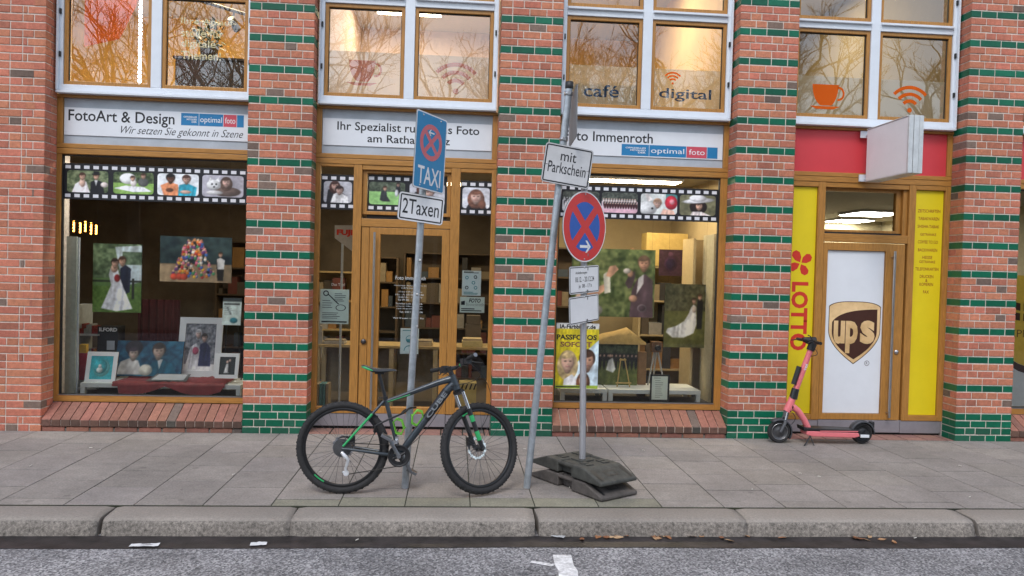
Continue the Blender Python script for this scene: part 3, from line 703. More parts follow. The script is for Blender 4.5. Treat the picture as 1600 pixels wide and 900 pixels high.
for bi, lab in ((3, 'blank red fascia panel behind the projecting white light box'), (4, 'red fascia panel at the right edge beyond the last brick pier')):
    s, e = BAYS[bi]; mb = MB(); mb.box(s+.057, e-.057, .274, .284, 3.10, 3.595); tag(mb.build('fascia_sign', REDP, bevel=.001), lab, 'sign')
# projecting light box
t = based('light_box', 'blank weathered white light box projecting from the wall over the white door', 'light box', (7.08, .23, 3.0))
LB = mat('weathered_acrylic', (0.80, 0.78, 0.81), 0.5, var=.04, scale=3)
mb = MB(); mb.box(7.004, 7.156, -.655, .15, 2.995, 3.585); mb.build('box', LB, t, bevel=.006)
mb = MB(); mb.box(7.0, 7.05, -.685, -.656, 2.985, 3.595); mb.box(7.055, 7.11, -.69, -.656, 2.985, 3.595); mb.box(7.116, 7.163, -.683, -.656, 2.985, 3.595); mb.box(6.998, 7.162, -.655, .15, 2.982, 2.993); mb.box(6.998, 7.162, -.655, .15, 3.587, 3.597); mb.build('edge_trim', mat('aluminium_trim', (.62, .64, .65), .4, .3, var=.12, scale=9), t, bevel=.004)
mb = MB()
for z in (3.02, 3.53): mb.box(7.03, 7.13, .15, .27, z, z+.02); mb.box(6.97, 7.05, .225, .24, z-.02, z+.06)
mb.build('bracket', WHITE, t)

# ------------------------------------------------------------------ door with the shield, yellow side panels
YEL = mat('yellow_film', (0.78, 0.61, 0.012), 0.4, var=.05, scale=2); REDL = mat('red_lettering', (0.62, 0.035, 0.02), .45, var=.03); BRN = mat('brown_print', (0.055, 0.016, 0.008), .45, var=.08); GOLD = mat('gold_print', (0.60, 0.36, 0.14), .4, var=.18, scale=2.5, col2=(0.75,0.52,0.27)); 
t = based('door_poster', 'large white sheet with a brown and gold shield filling the right hand door', 'poster', (7.0, .29, .25))
mb = MB(); mb.box(6.648, 7.352, .290, .2965, .255, 2.182); mb.build('sheet', PWHITE, t)
def bez(p0, p1, p2, n=10): return [tuple((1-u)**2*np.array(p0)+2*u*(1-u)*np.array(p1)+u*u*np.array(p2)) for u in [i/n for i in range(n+1)]]
def shield(x0, x1, zt, zs, zb, bulge):
    c = (x0+x1)/2
    return bez((x0,zs), (x0+.1*(x1-x0), zt+bulge*.3), (c,zt))+bez((c,zt), (x1-.1*(x1-x0), zt+bulge*.3), (x1,zs))[1:]+bez((x1,zs-.42*(zs-zb)), (x1,zs-.68*(zs-zb)), (c,zb))+bez((c,zb), (x0,zs-.68*(zs-zb)), (x0,zs-.42*(zs-zb)))[1:]
mb = MB(); X0, X1 = 6.700, 7.325
mb.flat(shield(X0-.008, X1+.008, 1.585, 1.525, .838, .02), .2893, 1); mb.flat(shield(X0, X1, 1.577, 1.518, .85, .02), .2886, 0)
inner = bez((X0+.035,1.335), (X0+.13,1.49), (X1-.035,1.495), 14)+bez((X1-.035,1.22), (X1-.04,1.06), ((X0+X1)/2,.895), 12)+bez(((X0+X1)/2,.895), (X0+.04,1.06), (X0+.035,1.22), 12)[1:]
mb.flat(inner, .2879, 1)
put_text(mb, 'up', X0+.058, X0+.355, .968, 1.352, .2872, 0, bold=.045); put_text(mb, 's', X0+.385, X0+.565, 1.082, 1.362, .2872, 0, bold=.045)
ring(mb, 7.182, .852, .026, .031, .289, n=24, mi=1); put_text(mb, 'R', 7.17, 7.194, .837, .868, .289, 1)
mb.build('emblem', [GOLD, BRN], t)
t = based('advertising_panel', 'yellow panel left of the white door with a red clover and red upright word', 'advertising panel', (6.35, .28, .24))
mb = MB(); mb.box(6.203, 6.497, .290, .299, .245, 2.92); mb.build('sheet', YEL, t)
mb = MB(); put_text(mb, 'LOTTO', 6.228, 6.432, .99, 1.80, .2893, 0, bold=.04, rot=-90)
cx, cz = 6.325, 2.02
for a, s in ((118, 1.0), (35, .95), (-62, .92), (205, .95)):
    ca, sa = math.cos(rad(a)), math.sin(rad(a)); lf = [(0,.0),(.05,.045),(.115,.055),(.15,.028),(.152,-.02),(.11,-.05),(.05,-.04)]
    mb.flat([(cx+.012*ca+s*(u*ca-v*sa), cz+.012*sa+s*(u*sa+v*ca)) for u, v in lf][::-1], .2893, 0)
mb.build('lettering', [REDL], t)
t = based('advertising_panel', 'yellow panel right of the white door with a column of small dark words', 'advertising panel', (7.88, .28, .24))
mb = MB(); mb.box(7.703, 8.058, .290, .299, .243, 2.927); mb.build('sheet', YEL, t)
mb = MB(); cx = 7.885
for w, z, hw in (('ZEITSCHRIFTEN',2.685,.14),('TABAKWAREN',2.594,.13),('SHISHA-TABAK',2.501,.135),('GETR\u00c4NKE',2.409,.10),('COFFEE TO GO',2.316,.125),('BACKWAREN',2.22,.12),('HEISSE',2.132,.062),('GETR\u00c4NKE',2.083,.10),('TELEFONKARTEN',1.993,.145),('DRUCKEN',1.904,.085),('&',1.857,.014),('KOPIEREN',1.81,.085),('FAX',1.72,.036)):
    mb = MB(); put_text(mb, w, cx-hw, cx+hw, z-.019, z+.019, .2893, 0, bold=.01); mb.build('lettering', [mat('rust_print', (.30,.055,.012), .45)], t)
t = based('advertising_panel', 'ochre and grey poster in the window at the right edge, brown shapes on it', 'advertising panel', (9.9, .3, .35))
mb = MB(); s, e = BAYS[4]; mb.box(s+.05, e-.05, .315, .325, .36, 1.95); mb.build('sheet', mat('grey_poster', (.58, .56, .54), .5, var=.05), t)
mb = MB(); OC = mat('ochre_print', (.66, .43, .05), .5, var=.1)
mb.flat([(s+.05,1.02),(s+.3,.88),(s+.7,.76),(e-.05,.72),(e-.05,1.95),(s+.05,1.95)], .3143, 0)
mb.flat([(s+.05,.93),(s+.3,.79),(s+.7,.67),(e-.05,.63),(e-.05,.718),(s+.7,.758),(s+.3,.878),(s+.05,1.018)], .3143, 1)
ring(mb, s+.06, 1.50, .055, .125, .3136, a0=-80, a1=90, mi=1)
for k, (a, b) in enumerate(((.20, 1.42), (.20, 1.54), (.34, 1.40), (.34, 1.52))): mb.flat([(s+a,b),(s+a+.1,b-.02),(s+a+.1,b+.07),(s+a,b+.09)], .3136, 1)
put_text(mb, 'EXPR', s+.09, s+.42, 1.20, 1.29, .3136, 1, bold=-.01)
mb.build('print', [OC, BRN], t)

# ------------------------------------------------------------------ marks on the upper windows
FILM = film_mat('frosted_film', (.74, .73, .68), .66); ORG = film_mat('orange_film', (.85, .16, .02), .96); PNK = film_mat('rose_film', (.85, .26, .27), .62); BLF = film_mat('blue_film', (.02, .10, .32), .93); PALE = film_mat('pale_lettering', (.50, .58, .56), .9)
def film(bi, k, ztop):
    fr, ps = UW[bi]; a, b, z0, z1 = ps[k]; mb = MB(); mb.flat([(a,z0),(b,z0),(b,ztop),(a,ztop)], .2665); mb.build('frosted_film', FILM, fr)
def cup(bi, x0, x1, z0, z1, m):
    fr = UW[bi][0]; w = x1-x0; h = z1-z0; y = .2645 if m is PNK else .2598; mb = MB(); b0, b1 = x0+.06*w, x0+.80*w
    mb.flat([(b0,z1)]+bez((b0,z1), (b0+.02*w,z0+.35*h), (b0+.24*w,z0+.15*h))+bez((b1-.20*w,z0+.15*h), (b1-.02*w,z0+.35*h), (b1,z1)), y)
    mb.flat([(x0,z0+.12*h),(x0+.2*w,z0),(x0+.66*w,z0),(x0+.86*w,z0+.12*h)], y)
    ring(mb, b1, z1-.36*h, .20*h, .29*h, y, -100, 100, 16, sx=.9)
    mb.build('cup_emblem', m, fr)
def wifi(bi, cx, z0, r, m):
    fr = UW[bi][0]; mb = MB(); y = .2645 if m is PNK else .2598; mb.flat(arc(cx, z0+.1*r, .1*r, .1*r, 0, 360, 14)[:-1], y)
    for q in (.38, .66, .94): ring(mb, cx, z0+.12*r, (q-.09)*r, (q+.05)*r, y, 42, 138, 18)
    mb.build('wireless_emblem', m, fr)
zt = 4.215
for bi, k in ((1,0),(1,2),(2,0),(2,2),(3,0),(3,2)): film(bi, k, zt-(.0 if bi != 1 else -.03))
def bx(px0, px1, py0, py1, Y=.2645): a, b = at(px0, py0, Y), at(px1, py1, Y); return a.x, b.x, min(b.z, a.z), max(a.z, b.z)
x0, x1, z0, z1 = bx(542, 597, 93, 135); cup(1, x0, x1, z0, z1, PNK); x0, x1, z0, z1 = bx(1266, 1320, 131, 172); cup(3, x0, x1, z0, z1, ORG)
wifi(1, at(712,145,.26).x, at(712,147,.26).z, .32, PNK); wifi(3, at(1421,176,.26).x, at(1421,176,.26).z, .285, ORG); wifi(2, at(1051,131,.26).x, at(1051,132,.26).z, .13, ORG)
for bi, items, m in ((2, [('caf\u00e9', 912, 967, 131, 153), ('digital', 1030, 1111, 137, 161)], BLF), (0, [('Ihre Anlauf-', 283, 369, 27, 41), ('stelle f\u00fcr', 283, 349, 44, 60), ('digitale', 283, 337, 61, 79), ('Themen!', 283, 345, 79, 95)], PALE)):
    for w, a, b, c, d in items: mb = MB(); X0, X1, Z0_, Z1_ = bx(a, b, c, d); put_text(mb, w, X0, X1, Z0_, Z1_, .2645, 0, bold=.012); mb.build('lettering', m, UW[bi][0])
# inside the upstairs rooms: what shows through the panes
def track(x0, x1, y, z, label):
    t = based('spotlight_track', label, 'spotlight track', ((x0+x1)/2, y, z)); mb = MB(); mb.tube([(x0, y, z), (x1, y+1.4, z)], .025, 8); mb.build('rail', BLACK, t)
    for u in (.25, .75):
        p = Vector((x0+(x1-x0)*u, y+1.4*u, z)); mb = MB(); mb.tube([p+Vector((0,0,-.02)), p+Vector((0,0,-.12))], .012, 6); mb.tube([p+Vector((-.02,-.06,-.12)), p+Vector((.03,.08,-.24))], .05, 10); mb.build('spotlight', BLACK, t)
track(-1.2, .2, 2.0, 5.3, 'black spotlight track under the upstairs ceiling at the left')
t = based('flag', 'orange red cloth hanging behind the far left upstairs pane', 'flag', (-1.8, .7, 4.3))
mb = MB(); mb.add([(-2.0,.62,5.4),(-1.32,.68,5.4),(-1.45,.66,4.75),(-1.62,.64,4.36),(-2.0,.62,4.25)], [(0,1,2,3,4)]); mb.build('cloth', mat('orange_cloth', (.85, .19, .02), .8, emit=(.75, .10, .02), estr=0), t)
LED = mat('led_glow', (1, 1, 1), .5, emit=(.85, .93, 1.0), estr=14)
t = based('light_chain', 'upright string of white fairy lights behind the far left upstairs pane', 'light chain', (-1.5, .8, 3.8)); mb = MB(); 
for i in range(34): z = 3.82+i*.05; mb.box(-1.475, -1.450, .80, .82, z, z+.03)
mb.build('bulbs', LED, t); mb = MB(); mb.tube([(-1.463, .835, 3.7), (-1.463, .835, 5.5)], .006, 6); mb.build('cable', BLACK, t)
for (x0, x1, y0, z1, lab) in ((-1.35, -.35, 1.6, 4.42, 'dark piece of furniture behind the left upstairs panes'), (-.75, .1, 2.2, 4.55, 'dark upright shelf behind the upstairs pane with pale writing'), (3.5, 4.9, 2.0, 4.40, 'dark counter behind the golden upstairs panes')):
    t = based('cabinet', lab, 'cabinet', ((x0+x1)/2, y0+.2, 3.59)); mb = MB(); mb.box(x0, x1, y0, y0+.45, 3.59, z1); mb.build('body', mat('dark_wood_unit', (.03, .024, .02), .5), t, bevel=.01)
    mb = MB(); mb.box(x0-.02, x1+.02, y0-.03, y0+.47, z1+.002, z1+.03); mb.build('top', mat('dark_wood_unit', (.03, .024, .02), .5), t)
t = based('potted_plant', 'bushy dark houseplant behind the far left upstairs pane', 'plant', (-.98, 1.75, 4.45)); mb = MB(); mb.lathe([(.09,0),(.12,.18)], (-.98,1.75,4.452), 'z', 14); mb.build('pot', BLACK, t); mb = MB()
for i in range(140):
    a, r, h = rnd.uniform(0, 6.28), rnd.uniform(0, .2), rnd.uniform(.15, .5); p = Vector((-.98+r*math.cos(a), 1.75+r*math.sin(a), 4.45+h)); d = Vector((rnd.uniform(-1,1), rnd.uniform(-1,1), rnd.uniform(-.3,1))).normalized()*.05; q = d.orthogonal().normalized()*.02
    mb.add([p-d, p+q, p+d, p-q], [(0,1,2,3)])
mb.build('leaves', mat('plant_leaf', (.02, .045, .015), .6), t)

# ------------------------------------------------------------------ film strip banners along the top of the shop glass
FBLK = mat('film_black', (0.010, 0.010, 0.014), .5); PERF = mat('film_white', (.72, .72, .76), .5, var=.02)
def strip(x0, x1, zt, zb, photos, label, y=.2965, group='film strip banners'):
    t = based('film_strip_banner', label, 'window banner', ((x0+x1)/2, y, zb), group)
    mb = MB(); mb.box(x0, x1, y, y+.0012, zb, zt)
    n = int((x1-x0)/.0985); h = zt-zb
    for i in range(n+1):
        a = x0+.012+i*.0985; b = min(a+.058, x1-.003)
        if b-a < .015: continue
        for z in (zb+.10*h, zt-.10*h): mb.flat([(a,z-.018),(b,z-.018),(b,z+.018),(a,z+.018)], y-.0007, 1)
    mb.build('film', [FBLK, PERF], t)
    for (pa, pb, pic) in photos:
        pic.finish().round(.16); pz0, pz1 = zb+.195*h, zt-.195*h
        pic_obj('photo_print', pic, (pa, y-.0009, pz0), (pb-pa, 0, 0), (0, 0, pz1-pz0), t)
def PW(bg, seed): return Pic(72, 46, bg, seed)
def ph_wedding(s):
    p = PW((120,130,95), s).foliage(0, 1, (60,75,50), (150,160,120), 14); p.poly([(.12,1),(.2,.62),(.34,.45),(.46,.5),(.56,1)], (245,238,240)); p.ell(.37,.55,.07,.2,(232,195,175)); p.face(.37,.26,.15)
    p.poly([(.56,1),(.58,.5),(.7,.4),(.86,.5),(.9,1)], (25,25,32)); p.poly([(.66,.42),(.74,.42),(.70,.7)], (240,240,240)); p.face(.7,.26,.13); p.rect(.6,.13,.8,.18,(20,18,22)); p.rect(.64,.02,.77,.15,(20,18,22)); return p.ell(.9,.62,.09,.12,(240,225,220))
def ph_lawn(s):
    p = PW((120,160,80), s).foliage(0, .5, (35,50,30), (110,125,85), 16).foliage(.5, 1, (110,150,70), (150,185,100), 20); p.ell(.36,.3,.2,.25,(240,240,240)); p.poly([(.02,.75),(.3,.62),(.75,.66),(.96,.86),(.5,.9)], (248,248,250)); p.ell(.5,.5,.08,.16,(240,230,225)); p.face(.48,.28,.11); p.ell(.74,.45,.13,.2,(100,100,98)); return p.face(.74,.16,.12)
def ph_kids(s):
    p = PW((235,238,242), s); p.poly([(.08,.55),(.3,.38),(.5,.5),(.52,1),(.16,1)], (235,150,105)); p.face(.32,.22,.2,(120,75,55),(25,20,20)); p.poly([(.5,1),(.52,.52),(.72,.42),(.95,.6),(.92,1)], (50,165,190)); p.face(.7,.24,.19,(225,180,160),(75,50,40)); p.ell(.3,.75,.09,.09,(120,75,55)); return p.ell(.68,.82,.14,.08,(228,185,165))
def ph_dog(s):
    p = PW((175,172,182), s).grain(.06); p.ell(.6,.75,.33,.22,(120,100,92)); p.face(.58,.3,.21,(225,185,170),(90,70,60),True); p.ell(.28,.45,.17,.24,(240,240,240)); p.poly([(.16,.3),(.19,.1),(.26,.25)], (240,240,240)); p.poly([(.32,.25),(.4,.1),(.42,.32)], (240,240,240)); 
    for a, b in ((.24,.42),(.34,.42),(.29,.54)): p.ell(a,b,.022,.04,(25,25,28))
    return p.ell(.3,.8,.2,.1,(238,236,236))
def ph_two(s):
    p = Pic(54, 48, (190,190,198), s); p.poly([(.1,1),(.16,.4),(.4,.3),(.85,.7),(.9,1)], (38,38,44)); p.face(.4,.2,.2,(228,185,170),(80,50,45),True); p.poly([(.25,1),(.35,.6),(.55,.48),(.85,.7),(.9,1)], (240,238,240)); return p.face(.56,.4,.19,(230,190,175),(50,35,35))
def ph_meadow(s):
    p = Pic(64, 42, (150,200,120), s).foliage(0, .42, (40,50,38), (120,130,110), 14).foliage(.42, 1, (140,190,115), (165,215,135), 12); p.poly([(.3,.8),(.34,.4),(.48,.36),(.5,.62),(.6,.85),(.4,.86)], (50,52,56)); p.face(.44,.28,.1); p.ell(.8,.3,.06,.24,(40,40,48)); p.ell(.76,.48,.05,.16,(235,235,240)); return p.face(.8,.1,.09,(215,170,150),(40,30,30))
def ph_plain(s): return ph_two(s)
def ph_hair(s):
    p = Pic(48, 44, (225,228,238), s); p.poly([(.15,1),(.25,.75),(.5,.62),(.8,.8),(.9,1)], (35,33,38)); p.face(.5,.42,.3,(235,195,180),(125,85,70),True); return p.ell(.73,.8,.13,.22,(130,88,72))
def ph_group(s, bw):
    p = PW((150,120,120) if not bw else (150,150,152), s).foliage(0, .45, (45,50,45), (110,115,105), 16)
    p.rect(0,.45,1,1,(222,195,205) if not bw else (190,190,192))
    for r in range(3):
        for i in range(13): x = .06+i*.072+r*.02; y = .34+r*.1; p.ell(x, y+.12, .03, .14, [(235,230,232),(40,38,42),(70,30,34)][r % 3 if not bw else (i+r) % 2]); p.ell(x, y, .021, .035, (225,190,175) if not bw else (205,205,205))
    return p.rect(0,.8,1,1,(225,180,195) if not bw else (200,200,204))
def ph_red(s):
    p = PW((225,228,225), s); p.rect(.68,0,1,.3,(90,150,150)); p.ell(.83,.42,.17,.34,(215,50,70)); p.ell(.85,.38,.07,.13,(235,150,160)); p.ell(.2,.7,.25,.35,(238,238,238)); p.poly([(.12,.05),(.2,.02),(.34,.32),(.2,.4)], (236,226,222)); p.face(.46,.45,.21,(232,190,172),(190,150,120)); p.ell(.32,.72,.03,.05,(30,28,30)); return p.poly([(.55,1),(.62,.72),(.9,.8),(.95,1)], (235,190,170))
def ph_hat(s):
    p = PW((120,118,90), s).grain(.2); p.ell(.52,.58,.24,.34,(45,30,28)); p.poly([(.3,1),(.36,.82),(.6,.8),(.88,1)], (238,225,222)); p.face(.54,.52,.2,(226,178,152),(50,32,30)); p.ell(.52,.28,.44,.12,(240,238,240),-6); return p.ell(.5,.16,.24,.17,(246,244,246))
L0, R0 = SW0[1]+.013, SW0[2]-.013; Yf = .2965
zt0, zb0 = at(101, 254.5, Yf).z, at(101, 310.5, Yf).z
X_ = lambda px, py=290: at(px, py, Yf).x
strip(L0, R0, zt0, zb0, [(X_(105), X_(169), ph_wedding(1)), (X_(177), X_(240), ph_lawn(2)), (X_(246), X_(310.5), ph_kids(3)), (X_(316), X_(380.5), ph_dog(4))], 'film strip banner with four colour portraits across the left display window')
strip(.737, 1.101, at(503,272,Yf).z, at(503,326.5,Yf).z, [(X_(506), X_(550), ph_two(5))], 'short film strip with two hugging women left of the wooden door')
strip(1.252, 2.148, at(575,272.5,.3505).z, at(575,330,.3505).z, [(at(577,300,.35).x, at(633,300,.35).x, ph_meadow(6)), (at(640,300,.35).x, at(695,300,.35).x, ph_plain(7))], 'film strip in the window above the wooden door with people on a green meadow', y=.3405)
strip(2.302, 2.655, at(721,282,Yf).z, at(721,335.5,Yf).z, [(X_(723), X_(765.5), ph_hair(8))], 'short film strip with a long haired woman right of the wooden door')
L2, R2 = SW2[1]+.013, SW2[2]-.013
strip(L2, R2, at(1100,295.5,Yf).z, at(1100,347,Yf).z, [(X_(879.5), X_(937), ph_group(9, True)), (X_(941), X_(997), ph_group(10, False)), (X_(1002), X_(1059), ph_red(11)), (X_(1063), X_(1119), ph_hat(12))], 'film strip banner with group photos and a white hatted child across the right display')

# ------------------------------------------------------------------ notices on the glass of the middle entrance
def sheet(name, label, cat, px0, px1, py0, py1, Y, paint, m=None, th=.001):
    cx, cy = (px0+px1)/2, (py0+py1)/2; x0, x1 = at(px0, cy, Y).x, at(px1, cy, Y).x; z1, z0 = at(cx, py0, Y).z, at(cx, py1, Y).z
    t = based(name, label, cat, ((x0+x1)/2, Y, z0)); mb = MB(); mb.box(x0, x1, Y, Y+th, z0, z1); mb.build('paper', m or mat('notice_paper', (.76, .82, .80), .6, var=.03), t)
    mb = MB(); mats = paint(mb, x0, x1, z0, z1, Y-.0007); mb.build('print', mats, t); return t
TEAL = mat('teal_print', (.05, .30, .33), .5); OCR = mat('pale_green_paper', (.70, .77, .70), .6, var=.03)
def lines(mb, x0, x1, z0, z1, y, n, mi=0, th=.008, seed=1):
    r = random.Random(seed)
    for i in range(n): z = z1-(z1-z0)*(i+.5)/n; w = (x1-x0)*r.uniform(.55, 1); mb.flat([(x0,z-th/2),(x0+w,z-th/2),(x0+w,z+th/2),(x0,z+th/2)], y, mi)
def n1(mb, x0, x1, z0, z1, y):
    w, h = x1-x0, z1-z0; ring(mb, x0+.2*w, z1-.12*h, .02, .032, y); mb.flat([(x0+.27*w,z1-.16*h),(x0+.30*w,z1-.14*h),(x0+.66*w,z1-.42*h),(x0+.63*w,z1-.44*h)], y)
    lines(mb, x0+.5*w, x0+.92*w, z1-.36*h, z1-.1*h, y, 5, th=.006); lines(mb, x0+.08*w, x0+.5*w, z1-.56*h, z1-.3*h, y, 4, th=.006, seed=3)
    ring(mb, x0+.72*w, z1-.53*h, .03, .036, y, sx=1.6); lines(mb, x0+.08*w, x0+.92*w, z1-.86*h, z1-.66*h, y, 4, th=.006, seed=4); mb.flat([(x0+.06*w,z0+.04*h),(x0+.94*w,z0+.04*h),(x0+.94*w,z0+.08*h),(x0+.06*w,z0+.08*h)], y); return INK
t = sheet('notice', 'pale green hand made notice in the pane left of the wooden door', 'notice', 500, 545, 452, 506, .3065, n1, OCR)
mb = MB(); a, b = at(518, 447, .3055), at(539, 447, .3055); put_text(mb, 'Das Top!', a.x, b.x, a.z-.005, a.z+.035, .3055, 0, bold=.02); mb.build('lettering', mat('white_lettering', (.6, .62, .62), .5), t)
def n2(mb, x0, x1, z0, z1, y):
    w, h = x1-x0, z1-z0; lines(mb, x0+.08*w, x0+.92*w, z1-.10*h, z1-.03*h, y, 2, 1, th=.007)
    for i, (a, b) in enumerate(((.25,.28),(.7,.25),(.6,.48),(.25,.68),(.72,.68))): ring(mb, x0+a*w, z1-b*h, .012, .02, y, mi=i % 2)
    lines(mb, x0+.1*w, x0+.9*w, z0+.04*h, z0+.16*h, y, 3, 0, th=.006); return [TEAL, INK]
sheet('notice', 'pale notice with teal pictograms, upper of two right of the wooden door', 'notice', 722, 751.5, 423, 462, .3065, n2)
def n3(mb, x0, x1, z0, z1, y):
    w, h = x1-x0, z1-z0; put_text(mb, 'FOTO', x0+.36*w, x0+.84*w, z1-.36*h, z1-.10*h, y, bold=.03, shear=.25); put_text(mb, 'Immenroth', x0+.26*w, x0+.97*w, z1-.58*h, z1-.36*h, y, bold=-.02)
    mb.flat([(x0+.05*w,z1-.3*h),(x0+.2*w,z1-.25*h),(x0+.2*w,z1-.52*h),(x0+.05*w,z1-.52*h)], y); lines(mb, x0+.06*w, x0+.94*w, z0+.06*h, z0+.3*h, y, 2, th=.011); return INK
sheet('notice', 'pale card with black name, lower of two notices right of the wooden door', 'notice', 718.5, 757, 464, 488.5, .3065, n3, OCR)
def n4(mb, x0, x1, z0, z1, y):
    w, h = x1-x0, z1-z0; lines(mb, x0+.12*w, x0+.88*w, z1-.12*h, z1-.05*h, y, 1, th=.008); ring(mb, x0+.5*w, z1-.42*h, .035, .042, y); mb.flat([(x0+.36*w,z1-.55*h),(x0+.64*w,z1-.55*h),(x0+.66*w,z1-.42*h),(x0+.34*w,z1-.42*h)], y); ring(mb, x0+.5*w, z0+.12*h, .055, .063, y, 0, 180, 18); return TEAL
sheet('notice', 'notice with a teal masked face on the glazed wooden door', 'notice', 625.5, 654, 513, 553, .3055, n4)
Y = .2985; WLT = mat('white_lettering', (.6, .62, .62), .5)
def tx(w, a, b, c, d): mb = MB(); p, q = at(a, c, Y), at(b, d, Y); put_text(mb, w, p.x, q.x, q.z, p.z, Y, 0); mb.build('lettering', WLT, D1)
tx('Foto Immenroth', 618, 665, 431, 438)
for w, a, b, c in (('Harburger Rathausstraße 33', 616, 666, 446.5), ('21073 Hamburg', 627, 654, 450.5), ('Unsere Öffnungszeiten:', 622, 660, 456), ('Mo - Fr 09.00 - 13.00', 618, 662, 460.5), ('14.00 Uhr - 18.00 Uhr', 622, 660, 464.5), ('Sa 09.00 - 13.00', 622, 655, 468.5), ('Termine auch außerhalb', 618, 660, 474.5), ('unserer Öffnungszeiten', 619, 660, 478.5), ('nach Absprache möglich', 620, 660, 482.5), ('Tel. 040 / 77 32 08', 624, 660, 487.5), ('Wir freuen uns auf Sie', 614, 662, 497)): tx(w, a, b, c-1.6, c+1.8)
# ------------------------------------------------------------------ the window displays and what stands behind them
TW = mat('white_table', (.62, .66, .66), .45, var=.03); BOARD = mat('shelf_board', (.42, .30, .13), .6, var=.1); KRAFT = mat('beige_board', (.46, .36, .20), .6, var=.08)
def picture(name, label, cat, px0, px1, py0, py1, Y, pic, frame=None, fw=.0, tilt=0.0, depth=.02, back=BLACK):
    cx, cy = (px0+px1)/2, (py0+py1)/2; x0, x1 = at(px0, cy, Y).x, at(px1, cy, Y).x; z1, z0 = at(cx, py0, Y).z, at(cx, py1, Y).z
    h = z1-z0; ty = math.tan(rad(tilt))*h; t = based(name, label, cat, ((x0+x1)/2, Y, z0))
    sh = Matrix(((1,0,0,0),(0,1,math.tan(rad(tilt)),Y-math.tan(rad(tilt))*z0-Y),(0,0,1,0),(0,0,0,1)))
    mb = MB(); mb.box(x0, x1, Y+.004, Y+depth, z0, z1); mb.xform(sh); mb.build('backing', back, t)
    if fw:
        mb = MB(); e = .006
        ring_frame(mb, x0, x1, z0, z1, Y-.012, Y+.003, fw)
        mb.xform(sh); mb.build('frame', frame, t)
    pic.finish(); i = fw*.98; A = sh @ Vector((x0+i, Y, z0+i)); Bz = sh @ Vector((x0+i, Y, z1-i))
    pic_obj('photo_print', pic, A, (x1-x0-2*i, 0, 0), Bz-A, t); return t, (x0, x1, z0, z1)
def cord(t, x0, x1, z, y, ztop=3.108):
    mb = MB()
    for x in (x0+.04, x1-.04): mb.tube([(x, y+.01, z), (x, y+.01, ztop)], .0009, 5)
    mb.build('hanging_cord', INK, t)
def deck(x0, x1):
    mb = MB(); mb.box(x0, x1, .345, 1.5, .0, .30); mb.build('display_deck', mat('deck_cloth', (.05, .048, .045), .9), BLD)
deck(-2.09, .34); deck(3.06, 5.60)
def table(x0, x1, y0, y1, zt, label, z0=.30):
    t = based('display_table', label, 'table', ((x0+x1)/2, (y0+y1)/2, z0), 'low white display tables'); mb = MB(); mb.box(x0, x1, y0, y1, zt-.05, zt); mb.build('tabletop', TW, t, bevel=.003)
    for x in (x0+.002, x1-.052):
        for y in (y0+.002, y1-.052): mb = MB(); mb.box(x, x+.05, y, y+.05, z0+.001, zt-.051); mb.build('leg', TW, t, bevel=.002)
zt = at(250, 600, .5).z
table(at(125,600,.5).x, at(216,600,.5).x, .5, 1.05, zt, 'low white table under the cyan framed picture in the left display'); table(at(218,600,.5).x, at(376,600,.5).x, .5, 1.05, zt, 'low white table under the red cloth in the left display')
zr = at(1000, 609, .5).z
table(at(876,609,.5).x, at(949,609,.5).x, .5, 1.05, zr, 'low white table below the yellow passport photo poster'); table(at(951,609,.5).x, at(1095,609,.5).x, .5, 1.05, zr, 'low white table below the group photo in the right display')
# paintings of the photographs on show
p = Pic(80, 112, (90,120,70), 21).foliage(0, .5, (45,62,42), (130,150,115), 12); p.poly([(.45,.05),(1,.02),(1,.55),(.7,.6),(.55,.4)], (185,200,210)); p.foliage(.12, .3, (60,80,60), (120,140,115), 14, .6, 1); p.foliage(.62, 1, (70,100,45), (110,140,70), 18); p.rect(0,.53,1,.56,(40,42,40)); p.rect(.8,.5,.85,.8,(40,42,40))
p.poly([(.55,.62),(.56,.36),(.66,.3),(.78,.36),(.76,.7),(.62,.75)], (35,40,60)); p.face(.6,.25,.065); p.poly([(.36,.36),(.5,.34),(.56,.5),(.62,.62),(.82,.94),(.5,.98),(.18,.94),(.38,.6),(.33,.45)], (225,228,240)); p.ell(.44,.36,.07,.06,(222,180,160)); p.face(.45,.28,.065,(224,180,160),(50,34,30)); p.ell(.5,.5,.06,.055,(165,45,50), noise=.3)
t, q = picture('poster', 'tall poster of a bride and groom by a lake hanging in the left display', 'poster', 145, 221, 381, 488, .78, p); cord(t, q[0], q[1], q[3], .78)
p = Pic(110, 72, (120,100,80), 22).foliage(0, .6, (20,34,44), (60,80,80), 10).rect(0,.62,1,1,(150,130,105), .1)
r = random.Random(5); pal = [(200,50,60),(240,190,60),(60,110,200),(230,120,160),(245,240,235),(230,130,50),(110,60,130),(70,160,110),(30,30,40)]
for i in range(150):
    v = r.random(); y = .1+.78*v; w = .10+.2*v; x = .47+r.uniform(-w, w); c = r.choice(pal); p.ell(x, y, .022, .04, c, soft=.8); p.ell(x, y-.045, .014, .022, r.choice([(225,180,150),(240,200,170),(190,120,90)]), soft=.8)
for x in (.2,.28,.34): p.ell(x,.88,.05,.07,(205,80,60))
p.poly([(.8,.95),(.78,.5),(.84,.44),(.9,.5),(.88,.95)], (35,32,34)); p.poly([(.8,.7),(.79,.48),(.84,.45),(.9,.5),(.89,.7)], (220,220,224)); p.face(.84,.38,.055)
t, q = picture('poster', 'wide poster of a colourful crowd of toy figures hanging in the left display', 'poster', 250, 362, 370, 441, .82, p); cord(t, q[0], q[1], q[3], .82)
